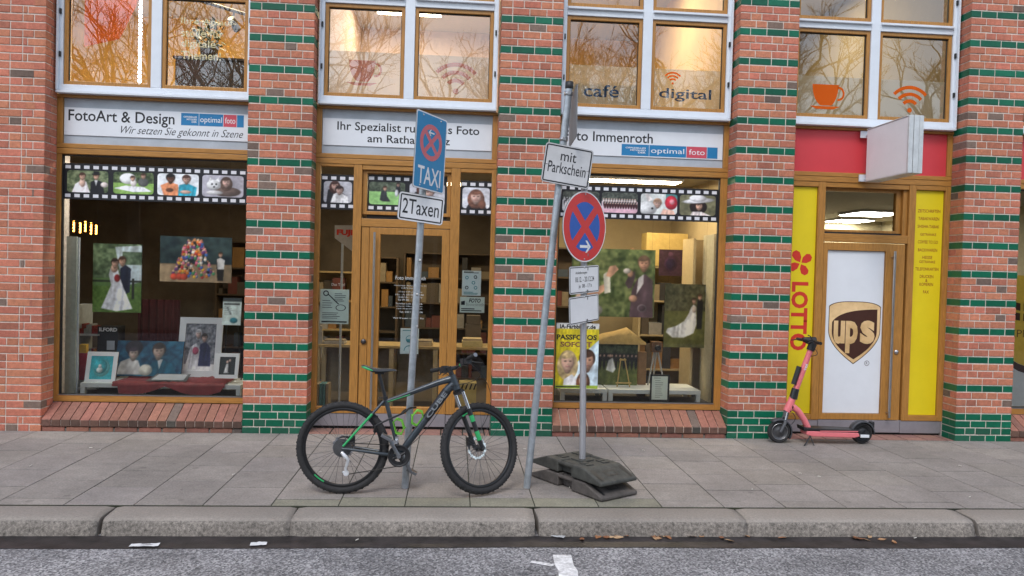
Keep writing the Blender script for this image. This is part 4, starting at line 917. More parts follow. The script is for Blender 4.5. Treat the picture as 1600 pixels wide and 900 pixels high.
p = Pic(104, 58, (22,70,105), 23).foliage(0, 1, (14,48,76), (45,110,140), 14); p.poly([(.02,.95),(.08,.6),(.2,.5),(.34,.56),(.42,.95)], (205,205,205)); p.face(.26,.32,.2,(205,185,170),(55,45,55)); p.ell(.26,.2,.13,.2,(50,42,52)); p.face(.26,.35,.17,(205,185,170),(55,45,55)); p.poly([(.5,1),(.54,.62),(.66,.5),(.84,.62),(.95,1)], (20,85,110)); p.poly([(.62,.52),(.7,.52),(.66,.8)], (215,220,222)); p.face(.63,.28,.21,(205,180,165),(60,45,40)); p.ell(.46,.82,.1,.16,(215,215,205), noise=.25)
picture('canvas_print', 'blue toned canvas of an older couple on the red cloth in the left display', 'canvas print', 178, 283, 534, 588, .85, p, tilt=14)
p = Pic(52, 58, (60,175,190), 24); p.ell(.5,.52,.36,.36,(120,215,220)); p.ell(.44,.46,.30,.30,(60,175,190)); p.ell(.42,.6,.14,.12,(235,245,245)); p.ell(.42,.44,.075,.08,(240,235,230)); picture('picture_frame', 'white framed cyan picture of a child on a moon in the left display', 'picture frame', 132, 180, 551, 599, .60, p, PWHITE, .045, 14)
p = Pic(64, 84, (130,130,140), 25).foliage(0, .8, (70,74,84), (175,175,185), 14).rect(0,.86,1,1,(225,225,228)); p.poly([(.4,.9),(.5,.45),(.66,.38),(.82,.5),(.86,.9)], (40,42,78)); p.poly([(.04,.95),(.2,.5),(.36,.42),(.5,.55),(.46,.95)], (220,218,226)); p.face(.42,.22,.09,(220,185,175),(220,218,226)); p.face(.62,.3,.085,(218,180,165),(60,45,42)); p.ell(.36,.58,.1,.08,(200,90,120), noise=.25)
picture('picture_frame', 'large white framed wedding portrait leaning at the right of the left display', 'picture frame', 276, 344, 497, 589, 1.0, p, PWHITE, .075, 10)
p = Pic(30, 34, (40,44,46), 26); p.poly([(.3,.9),(.42,.4),(.55,.4),(.6,.9)], (225,225,228)); p.poly([(.55,.85),(.56,.3),(.7,.3),(.72,.85)], (20,22,26)); p.ell(.48,.3,.07,.08,(215,180,165)); p.ell(.63,.22,.07,.08,(215,180,165)); picture('picture_frame', 'small white framed dark wedding picture on an easel beside the large portrait', 'picture frame', 336, 372, 553, 591, .62, p, PWHITE, .04, 14)
p = Pic(34, 46, (190,205,205), 27); p.rect(0,0,1,.14,(45,50,54)); p.rect(.06,.2,.9,.26,(60,64,66)); p.poly([(.2,.35),(.3,.33),(.5,.6),(.4,.62)], (110,120,125)); p.ell(.62,.82,.2,.1,(40,120,140))
for i in range(5): p.rect(.1,.32+i*.07,.4+.1*(i%3),.34+i*.07,(130,140,142))
t, q = picture('placard', 'small placard on a wire stand at the right of the left display', 'placard', 347, 376, 466, 508, .8, p, tilt=8)
mb = MB()
for a in (-1, 1): mb.tube([((q[0]+q[1])/2+a*.06, .84, q[2]+.08), ((q[0]+q[1])/2+a*.11, .92, .305)], .006, 6); mb.tube([((q[0]+q[1])/2+a*.11, .92, .42), ((q[0]+q[1])/2-a*.08, .87, .68)], .003, 5)
mb.build('stand', mat('dark_wire', (.05, .05, .045), .4, .6), t)
t = based('box', 'black film box with a white word in the left display', 'box', (at(168,530,.95).x, 1.0, .301)); x0, x1 = at(152,530,.95).x, at(184,530,.95).x; z1 = at(168,510,.95).z
mb = MB(); mb.box(x0, x1, .95, 1.15, .301, z1); mb.build('carton', BLACK, t, bevel=.003); mb = MB(); put_text(mb, 'ILFORD', at(155,515,.95).x, at(183,515,.95).x, at(168,518,.95).z, at(168,512,.95).z, .9492, 0, bold=.04); mb.flat([(x0+.11,z1-.17),(x0+.2,z1-.17),(x0+.2,z1-.28),(x0+.11,z1-.28)][::-1], .9492, 1); mb.build('print', [LW, GREY], t)
t = based('shelf', 'white shelf unit with small packets at the left side of the left display', 'shelf', (-1.75, .95, .301)); x0, x1 = at(119,540,.9).x, at(152,540,.9).x; WSH = mat('white_shelf', (.42, .44, .43), .5)
zs = [at(135,y,.9).z for y in (606, 560, 522, 480)]
mb = MB(); mb.box(x0-.1, x0, .9, 1.3, .301, zs[3]+.02); mb.build('side', WSH, t)
for z in zs[:3]: mb = MB(); mb.box(x0, x1, .9, 1.3, z-.02, z); mb.build('shelf_board', WSH, t)
mb = MB(); r = random.Random(3)
for z in zs[1:3]:
    x = x0+.01
    while x < x1-.04: w = r.uniform(.02,.04); mb.box(x, x+w-.003, .95, 1.1, z+.001, z+r.uniform(.06,.12), r.randrange(3)); x += w
mb.build('stock', [mat('packet_red', (.25,.03,.025), .5), mat('packet_grey', (.3,.3,.28), .5), mat('packet_orange', (.45,.16,.03), .5)], t)
t = based('box', 'small red and yellow film box beside the cyan framed picture', 'box', (at(129,548,.7).x, .73, zt)); mb = MB(); x0, x1 = at(124,548,.7).x, at(134.5,548,.7).x; z0, z1 = zt+.001, at(129,538,.7).z
mb.box(x0, x1, .7, .76, z0, z0+(z1-z0)*.75); mb.build('carton', mat('packet_crimson', (.35,.02,.04), .5), t); mb = MB(); mb.box(x0, x1, .7, .76, z0+(z1-z0)*.76, z1); mb.build('lid', mat('packet_yellow', (.55,.32,.03), .5), t)
t = based('picture_frame', 'dark framed picture lying flat on the red cloth', 'picture frame', (at(258,594,.55).x, .6, zt+.02)); mb = MB(); x0, x1 = at(226,594,.5).x, at(290,594,.5).x
mb.add([(x0,.52,zt+.03),(x1,.52,zt+.03),(x1-.02,.74,zt+.085),(x0+.05,.74,zt+.085)], [(0,1,2,3)]); mb.build('frame', mat('dark_frame', (.09,.095,.10), .3), t); mb = MB(); mb.add([(x0+.05,.55,zt+.041),(x1-.04,.55,zt+.041),(x1-.05,.715,zt+.082),(x0+.08,.715,zt+.082)], [(0,1,2,3)]); mb.build('photo_print', GREY, t)
# crumpled red cloth over the table edge
mb = MB(); N, K = 60, 14; vs = []; fs = []; xa, xb = at(176,600,.5).x, at(352,600,.5).x
nf = smooth_noise(44); ng = smooth_noise(45)
for i in range(N+1):
    u = i/N; x = xa+(xb-xa)*u; drop = .03+.10*abs(math.sin(u*5.2+.7))*(1 if .05 < u < .97 else .1)
    for j in range(K+1):
        v = j/K
        if v < .6: y = .98-(.98-.49)*v/.6; z = zt+.008+.02*abs(nf(x*3+v*2))+.012*abs(ng(x*9-v*3))
        else: w = (v-.6)/.4; y = .488-.01*w-.012*abs(ng(x*11)); z = zt+.008-drop*w
        vs.append((x+.01*ng(x*5+v*4), y, z))
for i in range(N):
    for j in range(K): fs.append((i*(K+1)+j, (i+1)*(K+1)+j, (i+1)*(K+1)+j+1, i*(K+1)+j+1))
mb.add(vs, fs, 0, None, True); tag(mb.build('cloth', mat('red_organza', (.20, .022, .025), .55, var=.25, scale=8)), 'crumpled dark red cloth draped over the low tables of the left display', 'cloth')
t = based('curtain', 'dark red cloth hanging behind the canvas in the left display', 'curtain', (-.55, 1.35, .3)); vs = []; fs = []; xa, xb = at(215,520,1.35).x, at(282,520,1.35).x
for i in range(41):
    x = xa+(xb-xa)*i/40
    for z in (.301, at(250,468,1.35).z): vs.append((x, 1.35+.025*math.sin(i*.9), z))
mb = MB(); mb.add(vs, [(2*i,2*i+2,2*i+3,2*i+1) for i in range(40)], 0, None, True); mb.build('drape', mat('dark_red_drape', (.07, .012, .014), .8), t)
t = based('screen', 'pale upright board at the left side of the left display', 'screen', (at(106,500,.5).x, .6, .301)); mb = MB(); mb.box(at(94,500,.45).x, at(118,500,.5).x, .5, .53, .301, at(106,369,.5).z); mb.build('panel', mat('pale_board', (.30, .33, .30), .7), t); mb = MB(); mb.box(at(118,500,.5).x-.012, at(118,500,.5).x+.012, .531, .56, .301, at(106,369,.5).z-.01); mb.build('post', GREY, t)
AMB = mat('amber_reflection_glow', (.8, .3, .05), .5, emit=(1.0, .36, .06), estr=9)  # glow made up for orange lamps reflected in the glass
t = based('light_chain', 'amber glowing strips standing in for lamp reflections high up in the left shop window', 'light chain', (-1.8, 1.8, 2.0)); mb = MB()
for i, (x, a, b) in enumerate(((115, 346, 362), (125, 349, 364), (133, 347, 362), (142, 349, 366), (150, 353, 366))):
    P, Q = at(x, a, 1.8), at(x, b, 1.8)
    for k in range(7): z = Q.z+(P.z-Q.z)*k/6.5; mb.box(P.x-.009+.006*(k%2), P.x+.009, 1.8, 1.81, z, z+.02)
mb.build('bulbs', AMB, t); mb = MB(); mb.tube([at(108,345,1.8), at(156,351,1.8)], .008, 6); mb.build('cable', BLACK, t)
# shelves full of goods in the depth of the shops
def shelf_unit(x0, x1, y, z0, z1, rows, label, pal, seed, wood=BOARD, fill=.75, hmin=.08):
    t = based('shelf_unit', label, 'shelf unit', ((x0+x1)/2, y, z0)); r = random.Random(seed); mb = MB(); mb.box(x0, x0+.03, y, y+.35, z0, z1); mb.box(x1-.03, x1, y, y+.35, z0, z1); mb.box(x0+.03, x1-.03, y+.33, y+.35, z0, z1); mb.build('carcass', wood, t)
    st = MB(); bb = MB(); dz = (z1-z0)/rows
    for k in range(rows+1): bb.box(x0+.03, x1-.03, y+.01, y+.33, z0+k*dz-.012, z0+k*dz+.012)
    for k in range(rows):
        x = x0+.05
        while x < x1-.12:
            w = r.uniform(.05, .2)
            if r.random() < fill: st.box(x, min(x+w-.006, x1-.04), y+r.uniform(.02,.08), y+.28, z0+k*dz+.013, z0+k*dz+r.uniform(hmin, dz-.05), r.randrange(len(pal)))
            x += w
    bb.build('shelf_board', wood, t); st.build('stock', pal, t)
pal = [mat('stock_%d' % i, c, .6) for i, c in enumerate(((.04,.04,.045),(.09,.07,.05),(.25,.20,.13),(.14,.04,.03),(.05,.07,.10),(.32,.30,.27),(.30,.16,.05)))]
DKW = mat('dark_shelf', (.09, .06, .035), .6)
shelf_unit(-1.7, -.1, 4.5, 0, 2.2, 5, 'tall dark shelf at the back of the left shop', pal, 1, DKW); shelf_unit(-.1, .9, 3.2, 0, 1.75, 4, 'wooden shelf with goods behind the right side of the left display', pal, 2)
shelf_unit(.6, 1.35, 3.9, 0, 2.0, 5, 'shelf of books seen through the pane left of the wooden door', pal, 3, DKW); shelf_unit(1.4, 2.9, 4.4, 0, 2.1, 5, 'dark shelf at the back behind the wooden door', pal, 4, DKW)
mb = MB(); tc = based('counter', 'long wooden counter behind the glazed wooden door', 'counter', (1.75, 2.0, -.02)); zc = at(640, 541, 1.7).z
mb.box(.45, 2.95, 1.7, 2.3, zc-.035, zc); mb.build('worktop', BOARD, tc, bevel=.003)
for x in (.46, 1.42, 2.0, 2.86): mb = MB(); mb.box(x, x+.06, 1.72, 1.78, -.018, zc-.036); mb.box(x, x+.06, 2.2, 2.26, -.018, zc-.036); mb.build('leg', KRAFT, tc)
mb = MB(); mb.box(.5, 1.4, 2.27, 2.29, .1, zc-.04); mb.box(1.5, 1.98, 2.27, 2.29, .25, zc-.04); mb.build('back_panel', mat('counter_panel', (.26, .22, .15), .6), tc)
def stack(name, label, cat, px0, px1, py0, Y, d, m, m2, z):
    x0, x1 = at(px0, py0, Y).x, at(px1, py0, Y).x; z1 = at(px0, py0, Y).z; t = based(name, label, cat, ((x0+x1)/2, Y+d/2, z)); mb = MB(); mb.box(x0, x1, Y, Y+d, z+.001, z+(z1-z)*.7); mb.build('body', m, t, bevel=.004); mb = MB(); mb.box(x0+.01, x1-.01, Y+.01, Y+d-.01, z+(z1-z)*.7+.001, z1); mb.build('top', m2, t, bevel=.003)
stack('tray', 'shallow pale tray with cards on the counter, right of the door pane', 'tray', 722, 754, 529, 1.72, .25, mat('tray_yellow', (.50,.40,.16), .6), KRAFT, zc); stack('tray', 'flat beige tray on the counter behind the door', 'tray', 640, 676, 532, 1.75, .3, KRAFT, pal[2], zc); stack('paper_stack', 'stack of papers on the counter left of the door', 'papers', 505, 538, 531, 1.75, .25, pal[5], pal[2], zc); stack('bottle', 'pale bottle on the counter in the left sidelight', 'bottle', 497, 504, 509, 1.75, .06, pal[5], pal[5], zc)
stack('box', 'dark box behind the yellow tray on the counter', 'box', 728, 752, 493, 2.05, .2, pal[1], pal[1], zc)
t = based('storage_box', 'beige box with black hazard stripes below the counter', 'box', (2.62, 1.55, -.018)); x0, x1 = at(717,620,1.5).x, at(744,620,1.5).x; z1 = at(730,598,1.5).z; mb = MB(); mb.box(x0, x1, 1.5, 1.75, -.018, z1); mb.build('carton', mat('tray_yellow', (.50,.40,.16), .6), t)
mb = MB(); w = (x1-x0)
for i in range(4): a = x0+.02+i*w*.24; mb.flat([(a,z1-.09),(a+.02,z1-.09),(a+.045,z1-.015),(a+.025,z1-.015)], 1.4992)
mb.build('stripes', INK, t)
t = based('folder_rack', 'teal and beige folders on the floor in the left sidelight', 'folders', (.78, .85, -.018)); mb = MB()
for i, c in enumerate((0, 1, 1, 0)): x = at(494+i*5, 610, .8).x; mb.box(x, x+.03, .8, 1.0, -.018, at(500,600,.8).z, c)
mb.build('folders', [pal[2], mat('folder_teal', (.07,.20,.22), .6)], t)
t = based('shop_sign_board', 'white board with red letters standing askew inside the left sidelight', 'sign board', (1.0, 1.5, 1.5)); A = at(523, 352, 1.5); mb = MB(); mb.add([A, at(553,352,1.5), at(560,400,1.5), at(523,372,1.5)], [(3,2,1,0)]); mb.build('board', mat('sign_board_white', (.45,.43,.40), .5), t)
mb = MB(); a, b = at(526, 372, 1.495), at(551, 359, 1.495); put_text(mb, 'FUJI', a.x, b.x, a.z+.02, b.z, 1.495, 0, bold=.05); mb.build('lettering', REDL, t)
mb = MB(); mb.tube([(A.x+.1, 1.53, A.z-.1), (A.x+.1, 1.53, -.018)], .015, 8); mb.build('stand', GREY, t)
# the right display
p = Pic(118, 98, (100,115,65), 31).foliage(0, 1, (50,66,34), (150,160,105), 16); p.poly([(.14,.78),(.18,.62),(.40,.52),(.44,.58),(.2,.8)], (215,165,140)); p.poly([(.40,.66),(.38,.38),(.42,.34),(.46,.38),(.47,.64)], (228,224,216)); p.poly([(.41,.40),(.45,.26),(.52,.24),(.56,.30),(.47,.42)], (222,170,145)); p.ell(.14,.76,.09,.14,(225,195,180)); p.ell(.26,.9,.12,.09,(225,215,215), noise=.3); p.ell(.2,.9,.05,.045,(215,110,140))
p.poly([(.70,1.02),(.72,.62),(.78,.44),(.88,.36),(.97,.45),(.985,1.02)], (88,70,80)); p.poly([(.80,.42),(.86,.36),(.86,.5),(.78,.66)], (225,222,230)); p.face(.86,.2,.105,(212,160,135),(110,85,70)); p.poly([(.64,.5),(.70,.34),(.76,.32),(.76,.40),(.72,.56),(.68,.58)], (88,70,80)); p.ell(.70,.36,.035,.05,(215,165,140)); p.ell(.66,.32,.045,.04,(235,225,225)); p.ell(.74,.72,.05,.05,(214,165,140)); p.ell(.85,.86,.055,.055,(150,140,150)); p.ell(.85,.86,.042,.042,(92,74,84))
t, q = picture('poster', 'big poster of a groom tasting a bite by a green hedge in the right display', 'poster', 893, 1023, 389, 495, .72, p); cord(t, q[0], q[1], q[3], .72)
p = Pic(82, 116, (205,185,40), 32); p.poly([(0,.1),(1,.1),(1,.75),(0,1)], (214,196,40)); p.poly([(1,.25),(1,1),(.2,1),(.6,.5)], (205,225,235)); p.rect(0,0,1,.09,(225,226,222)); p.face(.3,.58,.15,(232,190,165),(205,180,130),True); p.face(.74,.56,.15,(222,170,140),(70,48,36)); p.poly([(.2,1),(.22,.86),(.4,.78),(.6,.9),(.62,1)], (235,235,235)); p.face(.66,.86,.1,(226,180,150),(95,60,40),True); p.rect(0,.95,1,1,(150,175,60))
t, q = picture('poster', 'yellow passport photo poster with smiling faces on the right shop glass', 'poster', 867, 935, 505, 607, .286, p, depth=.011)
x0, x1, z0, z1 = q; w, h = x1-x0, z1-z0
for (wd, a, b, c, d, mi) in (('IA-Farbbilder.de', .1, .08, .085, .02, 0), ('PASSFOTOS', .03, .05, .255, .175, 0), ('SOFORT', .12, .16, .365, .285, 1)): mb = MB(); put_text(mb, wd, x0+a*w, x1-b*w, z1-c*h, z1-d*h, .2853, mi, bold=.035); mb.build('lettering', [INK, mat('brown_lettering', (.22, .09, .05), .5)], t)
mb = MB(); lines(mb, x0+.04*w, x1-.04*w, z0+.005*h, z0+.045*h, .2853, 1, 0, th=.012); mb.build('small_print', INK, t)
p = Pic(70, 92, (95,92,55), 33).foliage(0, .42, (50,52,36), (110,108,80), 14).foliage(.42, 1, (88,88,48), (112,112,64), 12); p.poly([(.74,.7),(.74,.26),(.8,.2),(.88,.28),(.86,.7)], (24,26,32)); p.face(.8,.2,.045); p.poly([(.05,.76),(.09,.70),(.28,.66),(.46,.58),(.56,.46),(.605,.37),(.66,.32),(.72,.36),(.725,.48),(.74,.62),(.68,.77),(.46,.84),(.2,.84)], (226,226,230)); p.face(.67,.26,.045,(224,180,160),(50,36,30)); p.ell(.68,.4,.05,.05,(215,200,190)); p.rect(.92,.02,1,.12,(205,210,220))
t, q = picture('poster', 'poster of a bride with a long white train on a lawn', 'poster', 1038, 1106, 444, 543, .85, p); cord(t, q[0], q[1], q[3], .85)
p = Pic(64, 64, (90,100,50), 34).foliage(0, .3, (30,40,26), (90,100,70), 12).foliage(.45, 1, (75,85,40), (110,118,62), 12).rect(0,.24,1,.42,(40,38,36), .3)
for i in range(10): x = .05+i*.1; p.ell(x, .46, .035, .14, (24,24,28)); p.ell(x, .3, .022, .028, (215,175,155))
p.poly([(.2,.62),(.26,.4),(.36,.34),(.44,.6),(.38,.68)], (215,220,225)); p.ell(.3,.3,.03,.035,(215,175,155))
t, q = picture('canvas_print', 'square group photo on a lawn under the beige cloth in the right display', 'canvas print', 935, 996, 536, 604, .85, p)
t = based('cloth', 'beige cloth draped like a roof over the square group photo', 'cloth', (4.2, .85, q[3])); mb = MB(); pts = [at(x, y, .83) for x, y in ((928,535),(945,526),(968,521),(985,516),(997,526),(1009,536))]; vs = []
for P in pts: vs += [(P.x, .80, P.z), (P.x, 1.05, P.z+.02)]
for P in pts: vs += [(P.x, .80, at(960, 536, .83).z-.012), (P.x, 1.05, at(960,536,.83).z-.012)]
n = len(pts); mb.add(vs, [(2*i,2*i+2,2*i+3,2*i+1) for i in range(n-1)]+[(2*n+2*i+2,2*n+2*i,2*i,2*i+2)[::-1] for i in range(n-1)], 0, None, True); mb.build('drape', mat('beige_cloth', (.45,.31,.12), .8, var=.15), t)
t = based('wooden_post', 'brown wooden board standing right of the square group photo', 'board', (4.6, .95, .301)); mb = MB(); mb.box(at(996,570,.9).x+.01, at(1010,570,.9).x, .9, .96, .301, at(1003,550,.9).z); mb.build('plank', mat('brown_board', (.22,.12,.05), .6), t, bevel=.003)
t = based('easel', 'tiny yellow wooden easel in front of the square group photo', 'easel', (4.3, .7, zr)); a = at(973, 565, .7)
for pts in (((970,560),(964,604)),((976,560),(984,604))): mb = MB(); P, Q = at(*pts[0], .7), at(*pts[1], .7); mb.tube([P, (Q.x, Q.y, zr+.001)], .008, 6); mb.build('leg', mat('pale_wood', (.5,.35,.12), .6), t)
mb = MB(); P, Q = at(962,599,.69), at(986,599,.69); mb.box(P.x, Q.x, .675, .69, P.z, P.z+.015); P = at(973,562,.69); mb.box(P.x-.04, P.x+.04, .675, .69, P.z-.01, P.z+.01); mb.build('ledge', mat('pale_wood', (.5,.35,.12), .6), t)
t = based('camera', 'old wooden camera on a tripod in the right display', 'camera', (4.77, .85, zr)); c = at(1027, 543, .85); BW = mat('old_camera_wood', (.13,.07,.04), .4)
mb = MB(); mb.box(c.x-.06, c.x+.06, .85, .97, c.z-.06, c.z+.07); mb.build('body', BW, t, bevel=.006); mb = MB(); mb.lathe([(.035,-.0),(.035,-.05),(.028,-.055),(0,-.05)], (c.x, .85, c.z), 'y', 18); mb.build('lens', BLACK, t)
for dx, dy in ((-.10,-.03),(.11,-.03),(.0,.12)): mb = MB(); mb.tube([(c.x+dx*.2, .9, c.z-.061), (c.x+dx, .9+dy, zr+.002)], [.014,.010], 6); mb.build('leg', mat('tripod_grey', (.35,.35,.34), .4), t)
def pl(mb, x0, x1, z0, z1, y): w, h = x1-x0, z1-z0; lines(mb, x0+.2*w, x0+.75*w, z0+.06*h, z1-.14*h, y, 9, th=.005); lines(mb, x0+.12*w, x0+.85*w, z1-.1*h, z1-.05*h, y, 1, th=.006); return mat('grey_print', (.15,.17,.15), .6)
t = sheet('price_list', 'framed price list standing at the bottom of the right display', 'price list', 1018.5, 1043, 588, 624.5, .44, pl, OCR, .004); a, b = at(1016,605,.446), at(1046,605,.446); mb = MB(); mb.box(a.x, b.x, .446, .46, .301, at(1031,585.5,.446).z); mb.build('frame', BLACK, t)
shelf_unit(at(1000,420,2.2).x, at(1100,420,2.2).x, 2.2, .0, 1.95, 4, 'beige shelf at the back of the right display', pal, 9, KRAFT); shelf_unit(3.3, 4.35, 2.9, 0, 2.2, 5, 'brown shelf behind the groom poster', pal, 10, DKW)
t = based('cabinet', 'tall beige cabinet side at the right of the right display', 'cabinet', (5.4, 1.2, .301)); mb = MB(); mb.box(at(1080,500,1.0).x, at(1084,500,1.0).x, 1.0, 1.45, .301, at(1084,372,1.0).z); mb.box(at(1084,500,1.0).x+.002, 5.55, 1.42, 1.45, .301, at(1084,372,1.0).z); mb.build('carcass', KRAFT, t); mb = MB(); mb.box(at(1112,500,.6).x, at(1112,500,.6).x+.03, .6, 1.0, .301, 2.35); mb.build('door', mat('pale_door', (.40,.36,.25), .5), t)
p = Pic(40, 52, (60,40,55), 35).grain(.2); p.ell(.5,.55,.28,.28,(70,45,75)); p.ell(.5,.55,.2,.2,(45,35,65)); p.ell(.5,.2,.12,.1,(90,60,85)); picture('poster', 'small dark purple poster above the bride poster', 'poster', 1030, 1066, 390, 431, 1.9, p)
t = based('storage_box', 'long wooden crate with a brown bag on top high up in the right display', 'crate', (4.9, 2.0, 1.95)); a, b = at(1010, 388, 2.2), at(1075, 371, 2.2); mb = MB(); mb.box(a.x, b.x, 2.2, 2.5, 1.965, b.z+.05); mb.build('crate', mat('crate_wood', (.50,.36,.12), .6, var=.1), t, bevel=.004); mb = MB(); mb.lathe([(0,.26),(.07,.22),(.11,.1),(.12,0),(0,0)], (a.x-.18, 2.3, 1.965), 'z', 14); mb.build('bag', mat('brown_bag', (.10,.06,.03), .8), t)
# ------------------------------------------------------------------ traffic signs
SB = mat('sign_blue', (0.03, 0.245, 0.48), .38, var=.04, scale=3); SBD = mat('sign_deep_blue', (0.0, .085, .42), .35, var=.05); SR = mat('sign_red', (.62, .018, .022), .35, var=.05); SRF = mat('sign_faded_red', (.64, .165, .19), .4, var=.07); SW_ = mat('sign_white', (.78, .78, .80), .38, var=.06, scale=5); SBACK = mat('sign_back', (.25, .26, .27), .45, .4, var=.1)
def plate(parent, name, w, h, loc, yaw, roll, r=.03, label=None, border=None, face=SW_):
    o = MB(); o.prism(rrect(-w/2, w/2, -h/2, h/2, r)[::-1], 0.0, .004, 0); ob = o.build(name, SBACK, parent, bevel=.001)
    ob.location = loc; ob.rotation_euler = Matrix.Rotation(rad(yaw), 3, 'Z').__matmul__(Matrix.Rotation(rad(roll), 3, 'Y')).to_euler()
    m = MB(); m.flat(rrect(-w/2+.002, w/2-.002, -h/2+.002, h/2-.002, r), -.0009); m.build('face', face, ob)
    if border:
        i, t = border; m = MB(); A = rrect(-w/2+i, w/2-i, -h/2+i, h/2-i, max(.005, r-i)); B = rrect(-w/2+i+t, w/2-i-t, -h/2+i+t, h/2-i-t, max(.004, r-i-t)); n = len(A)
        m.add([(a,-.0016,b) for a, b in A]+[(a,-.0016,b) for a, b in B], [(k,(k+1)%n,n+(k+1)%n,n+k) for k in range(n)]); m.build('border', INK, ob)
    return ob
def no_stopping(ob, cx, cz, R, red, blue, arrow, ay, white_rim=True, mats=None, thick=.17):
    m = MB()
    if white_rim: m.flat(arc(cx, cz, R, R, 0, 360, 56)[:-1], -.0016, 2)
    m.flat(arc(cx, cz, R*.965, R*.965, 0, 360, 56)[:-1], -.0023, 0)
    ri = R*.70
    # four blue segments between the crossed bars
    hw = R*.118
    for k in range(4):
        c = 90*k; d = math.degrees(math.asin(hw/ri)); pts = [(cx+ri*math.cos(rad(a)), cz+ri*math.sin(rad(a))) for a in np.linspace(c-45+d, c+45-d, 14)]
        q = hw*math.sqrt(2); pts.append((cx+q*math.cos(rad(c)), cz+q*math.sin(rad(c)))); m.flat(pts, -.0030, 1)
    s = R*.28; dx = 1 if arrow == 'right' else -1
    shaft = [(-s*.8,-.14*s),(s*.55,-.14*s),(s*.55,.14*s),(-s*.8,.14*s)]; hd = [(s*.1,.62*s),(s*.38,.62*s),(s*1.0,0),(s*.38,-.62*s),(s*.1,-.62*s),(s*.62,0)]
    for poly in (shaft, [hd[0], hd[5], hd[2], hd[1]], [hd[5], hd[4], hd[3], hd[2]]):
        pts = [(cx+dx*a, cz+ay*R+b) for a, b in poly]; 
        m.flat(pts if sum((pts[i][0]*pts[(i+1)%4][1]-pts[(i+1)%4][0]*pts[i][1]) for i in range(4)) > 0 else pts[::-1], -.0037, 2)
    m.build('no_stopping_symbol', [red, blue, SW_], ob)
def bolts(ob, pts, r=.008):
    for x, z in pts: m = MB(); m.lathe([(0,-.007),(r*.7,-.006),(r,-.002),(r,0)][::-1], (x, 0, z), 'y', 10); m.build('bolt', STEEL, ob)
def pole_mesh(root, h, r, lean, mt, name='pole'):
    m = MB(); k = 9; m.tube([(lean[0]*h*i/k, lean[1]*h*i/k, h*i/k) for i in range(k+1)], r, 20); return m.build(name, mt, root)
def clamp(root, p, r):
    m = MB(); m.lathe([(r+.002,-.015),(r+.006,-.015),(r+.006,.015),(r+.002,.015)], p, 'z', 18, closed=True); m.box(p[0]-.014, p[0]+.014, p[1]-r-.008, p[1]-r+.002, p[2]-.014, p[2]+.014); m.build('clamp', STEEL, root)
# taxi rank pole
t = thing('sign_post', 'grey pole behind the bicycle with a blue taxi sign and a white plate', 'sign post', (1.894, -2.04, 0))
lean = .0345; pole_mesh(t, 3.02, .030, (lean, 0), GALV); m = MB(); m.lathe([(.031,2.99),(.033,2.995),(.033,3.03),(0,3.04)], (lean*3.01,0,0), 'z', 18); m.build('cap', BLACK, t)
def on(z, off=(0, 0)): return (lean*z+off[0], off[1], z)
p = plate(t, 'taxi_sign', .42, .63, (lean*2.79+.048, -.05, 2.79), 55, 3.2, .022, face=SW_)
m = MB(); m.flat(rrect(-.198, .198, -.303, .303, .016), -.0014); m.build('blue_field', SB, p)
no_stopping(p, 0, .08, .155, SRF, SB, 'left', .52, white_rim=False, thick=.16)
m = MB(); put_text(m, 'TAXI', -.155, .155, -.27, -.125, -.0023, 0, bold=.012); m.build('lettering', SW_, p); bolts(p, ((-.12,.285),(.12,.285),(-.12,-.285),(.12,-.285)))
p = plate(t, 'plate', .42, .231, (lean*2.328+.0, -.045, 2.328), 30, 4.2, .028, border=(.014, .011))
m = MB(); put_text(m, '2Taxen', -.172, .165, -.056, .068, -.0016, 0, bold=.004); m.build('lettering', INK, p)
for z in (2.55, 2.33, 3.0-.04): clamp(t, on(z), .030)
m = MB(); r2 = random.Random(4)
for z, a in ((1.9, .5), (1.62, .2), (1.35, .9)): m.tube([(lean*z+.0305*math.sin(b), -.0305*math.cos(b), z) for b in (a-.3, a, a+.3)], .012, 4, flat=.05)
m.build('sticker_remains', mat('sticker_paper', (.5,.5,.48), .7), t)
# leaning pole with the ticket plate
t = thing('sign_post', 'leaning grey pole right of the bicycle with a white parking ticket plate', 'sign post', (2.918, -2.02, 0))
lean = .0768; pole_mesh(t, 3.40, .030, (lean, -.01), GALV); m = MB(); m.lathe([(.031,3.37),(.035,3.375),(.035,3.43),(0,3.435)], (lean*3.40, -.034, 0), 'z', 18); m.build('cap', BLACK, t)
p = plate(t, 'plate', .42, .33, (lean*2.73+.05, -.07, 2.725), 8, 7.0, .028, border=(.010, .011), face=mat('sign_weathered_white', (.56,.56,.57), .45, var=.10, scale=6))
for a in (('mit', -.068, .068, .032, .112), ('Parkschein', -.165, .165, -.075, .018)): m = MB(); put_text(m, *a, -.0016, 0, bold=.006); m.build('lettering', INK, p)
bolts(p, ((-.18,-.01),(.18,-.01)))
p = plate(t, 'edge_on_plate', .42, .44, (lean*3.14+.065, -.02, 3.145), 90, 4.5, .02, face=SW_)
for z in (2.95, 3.33, 2.72): clamp(t, (lean*z, -.01*z, z), .030)
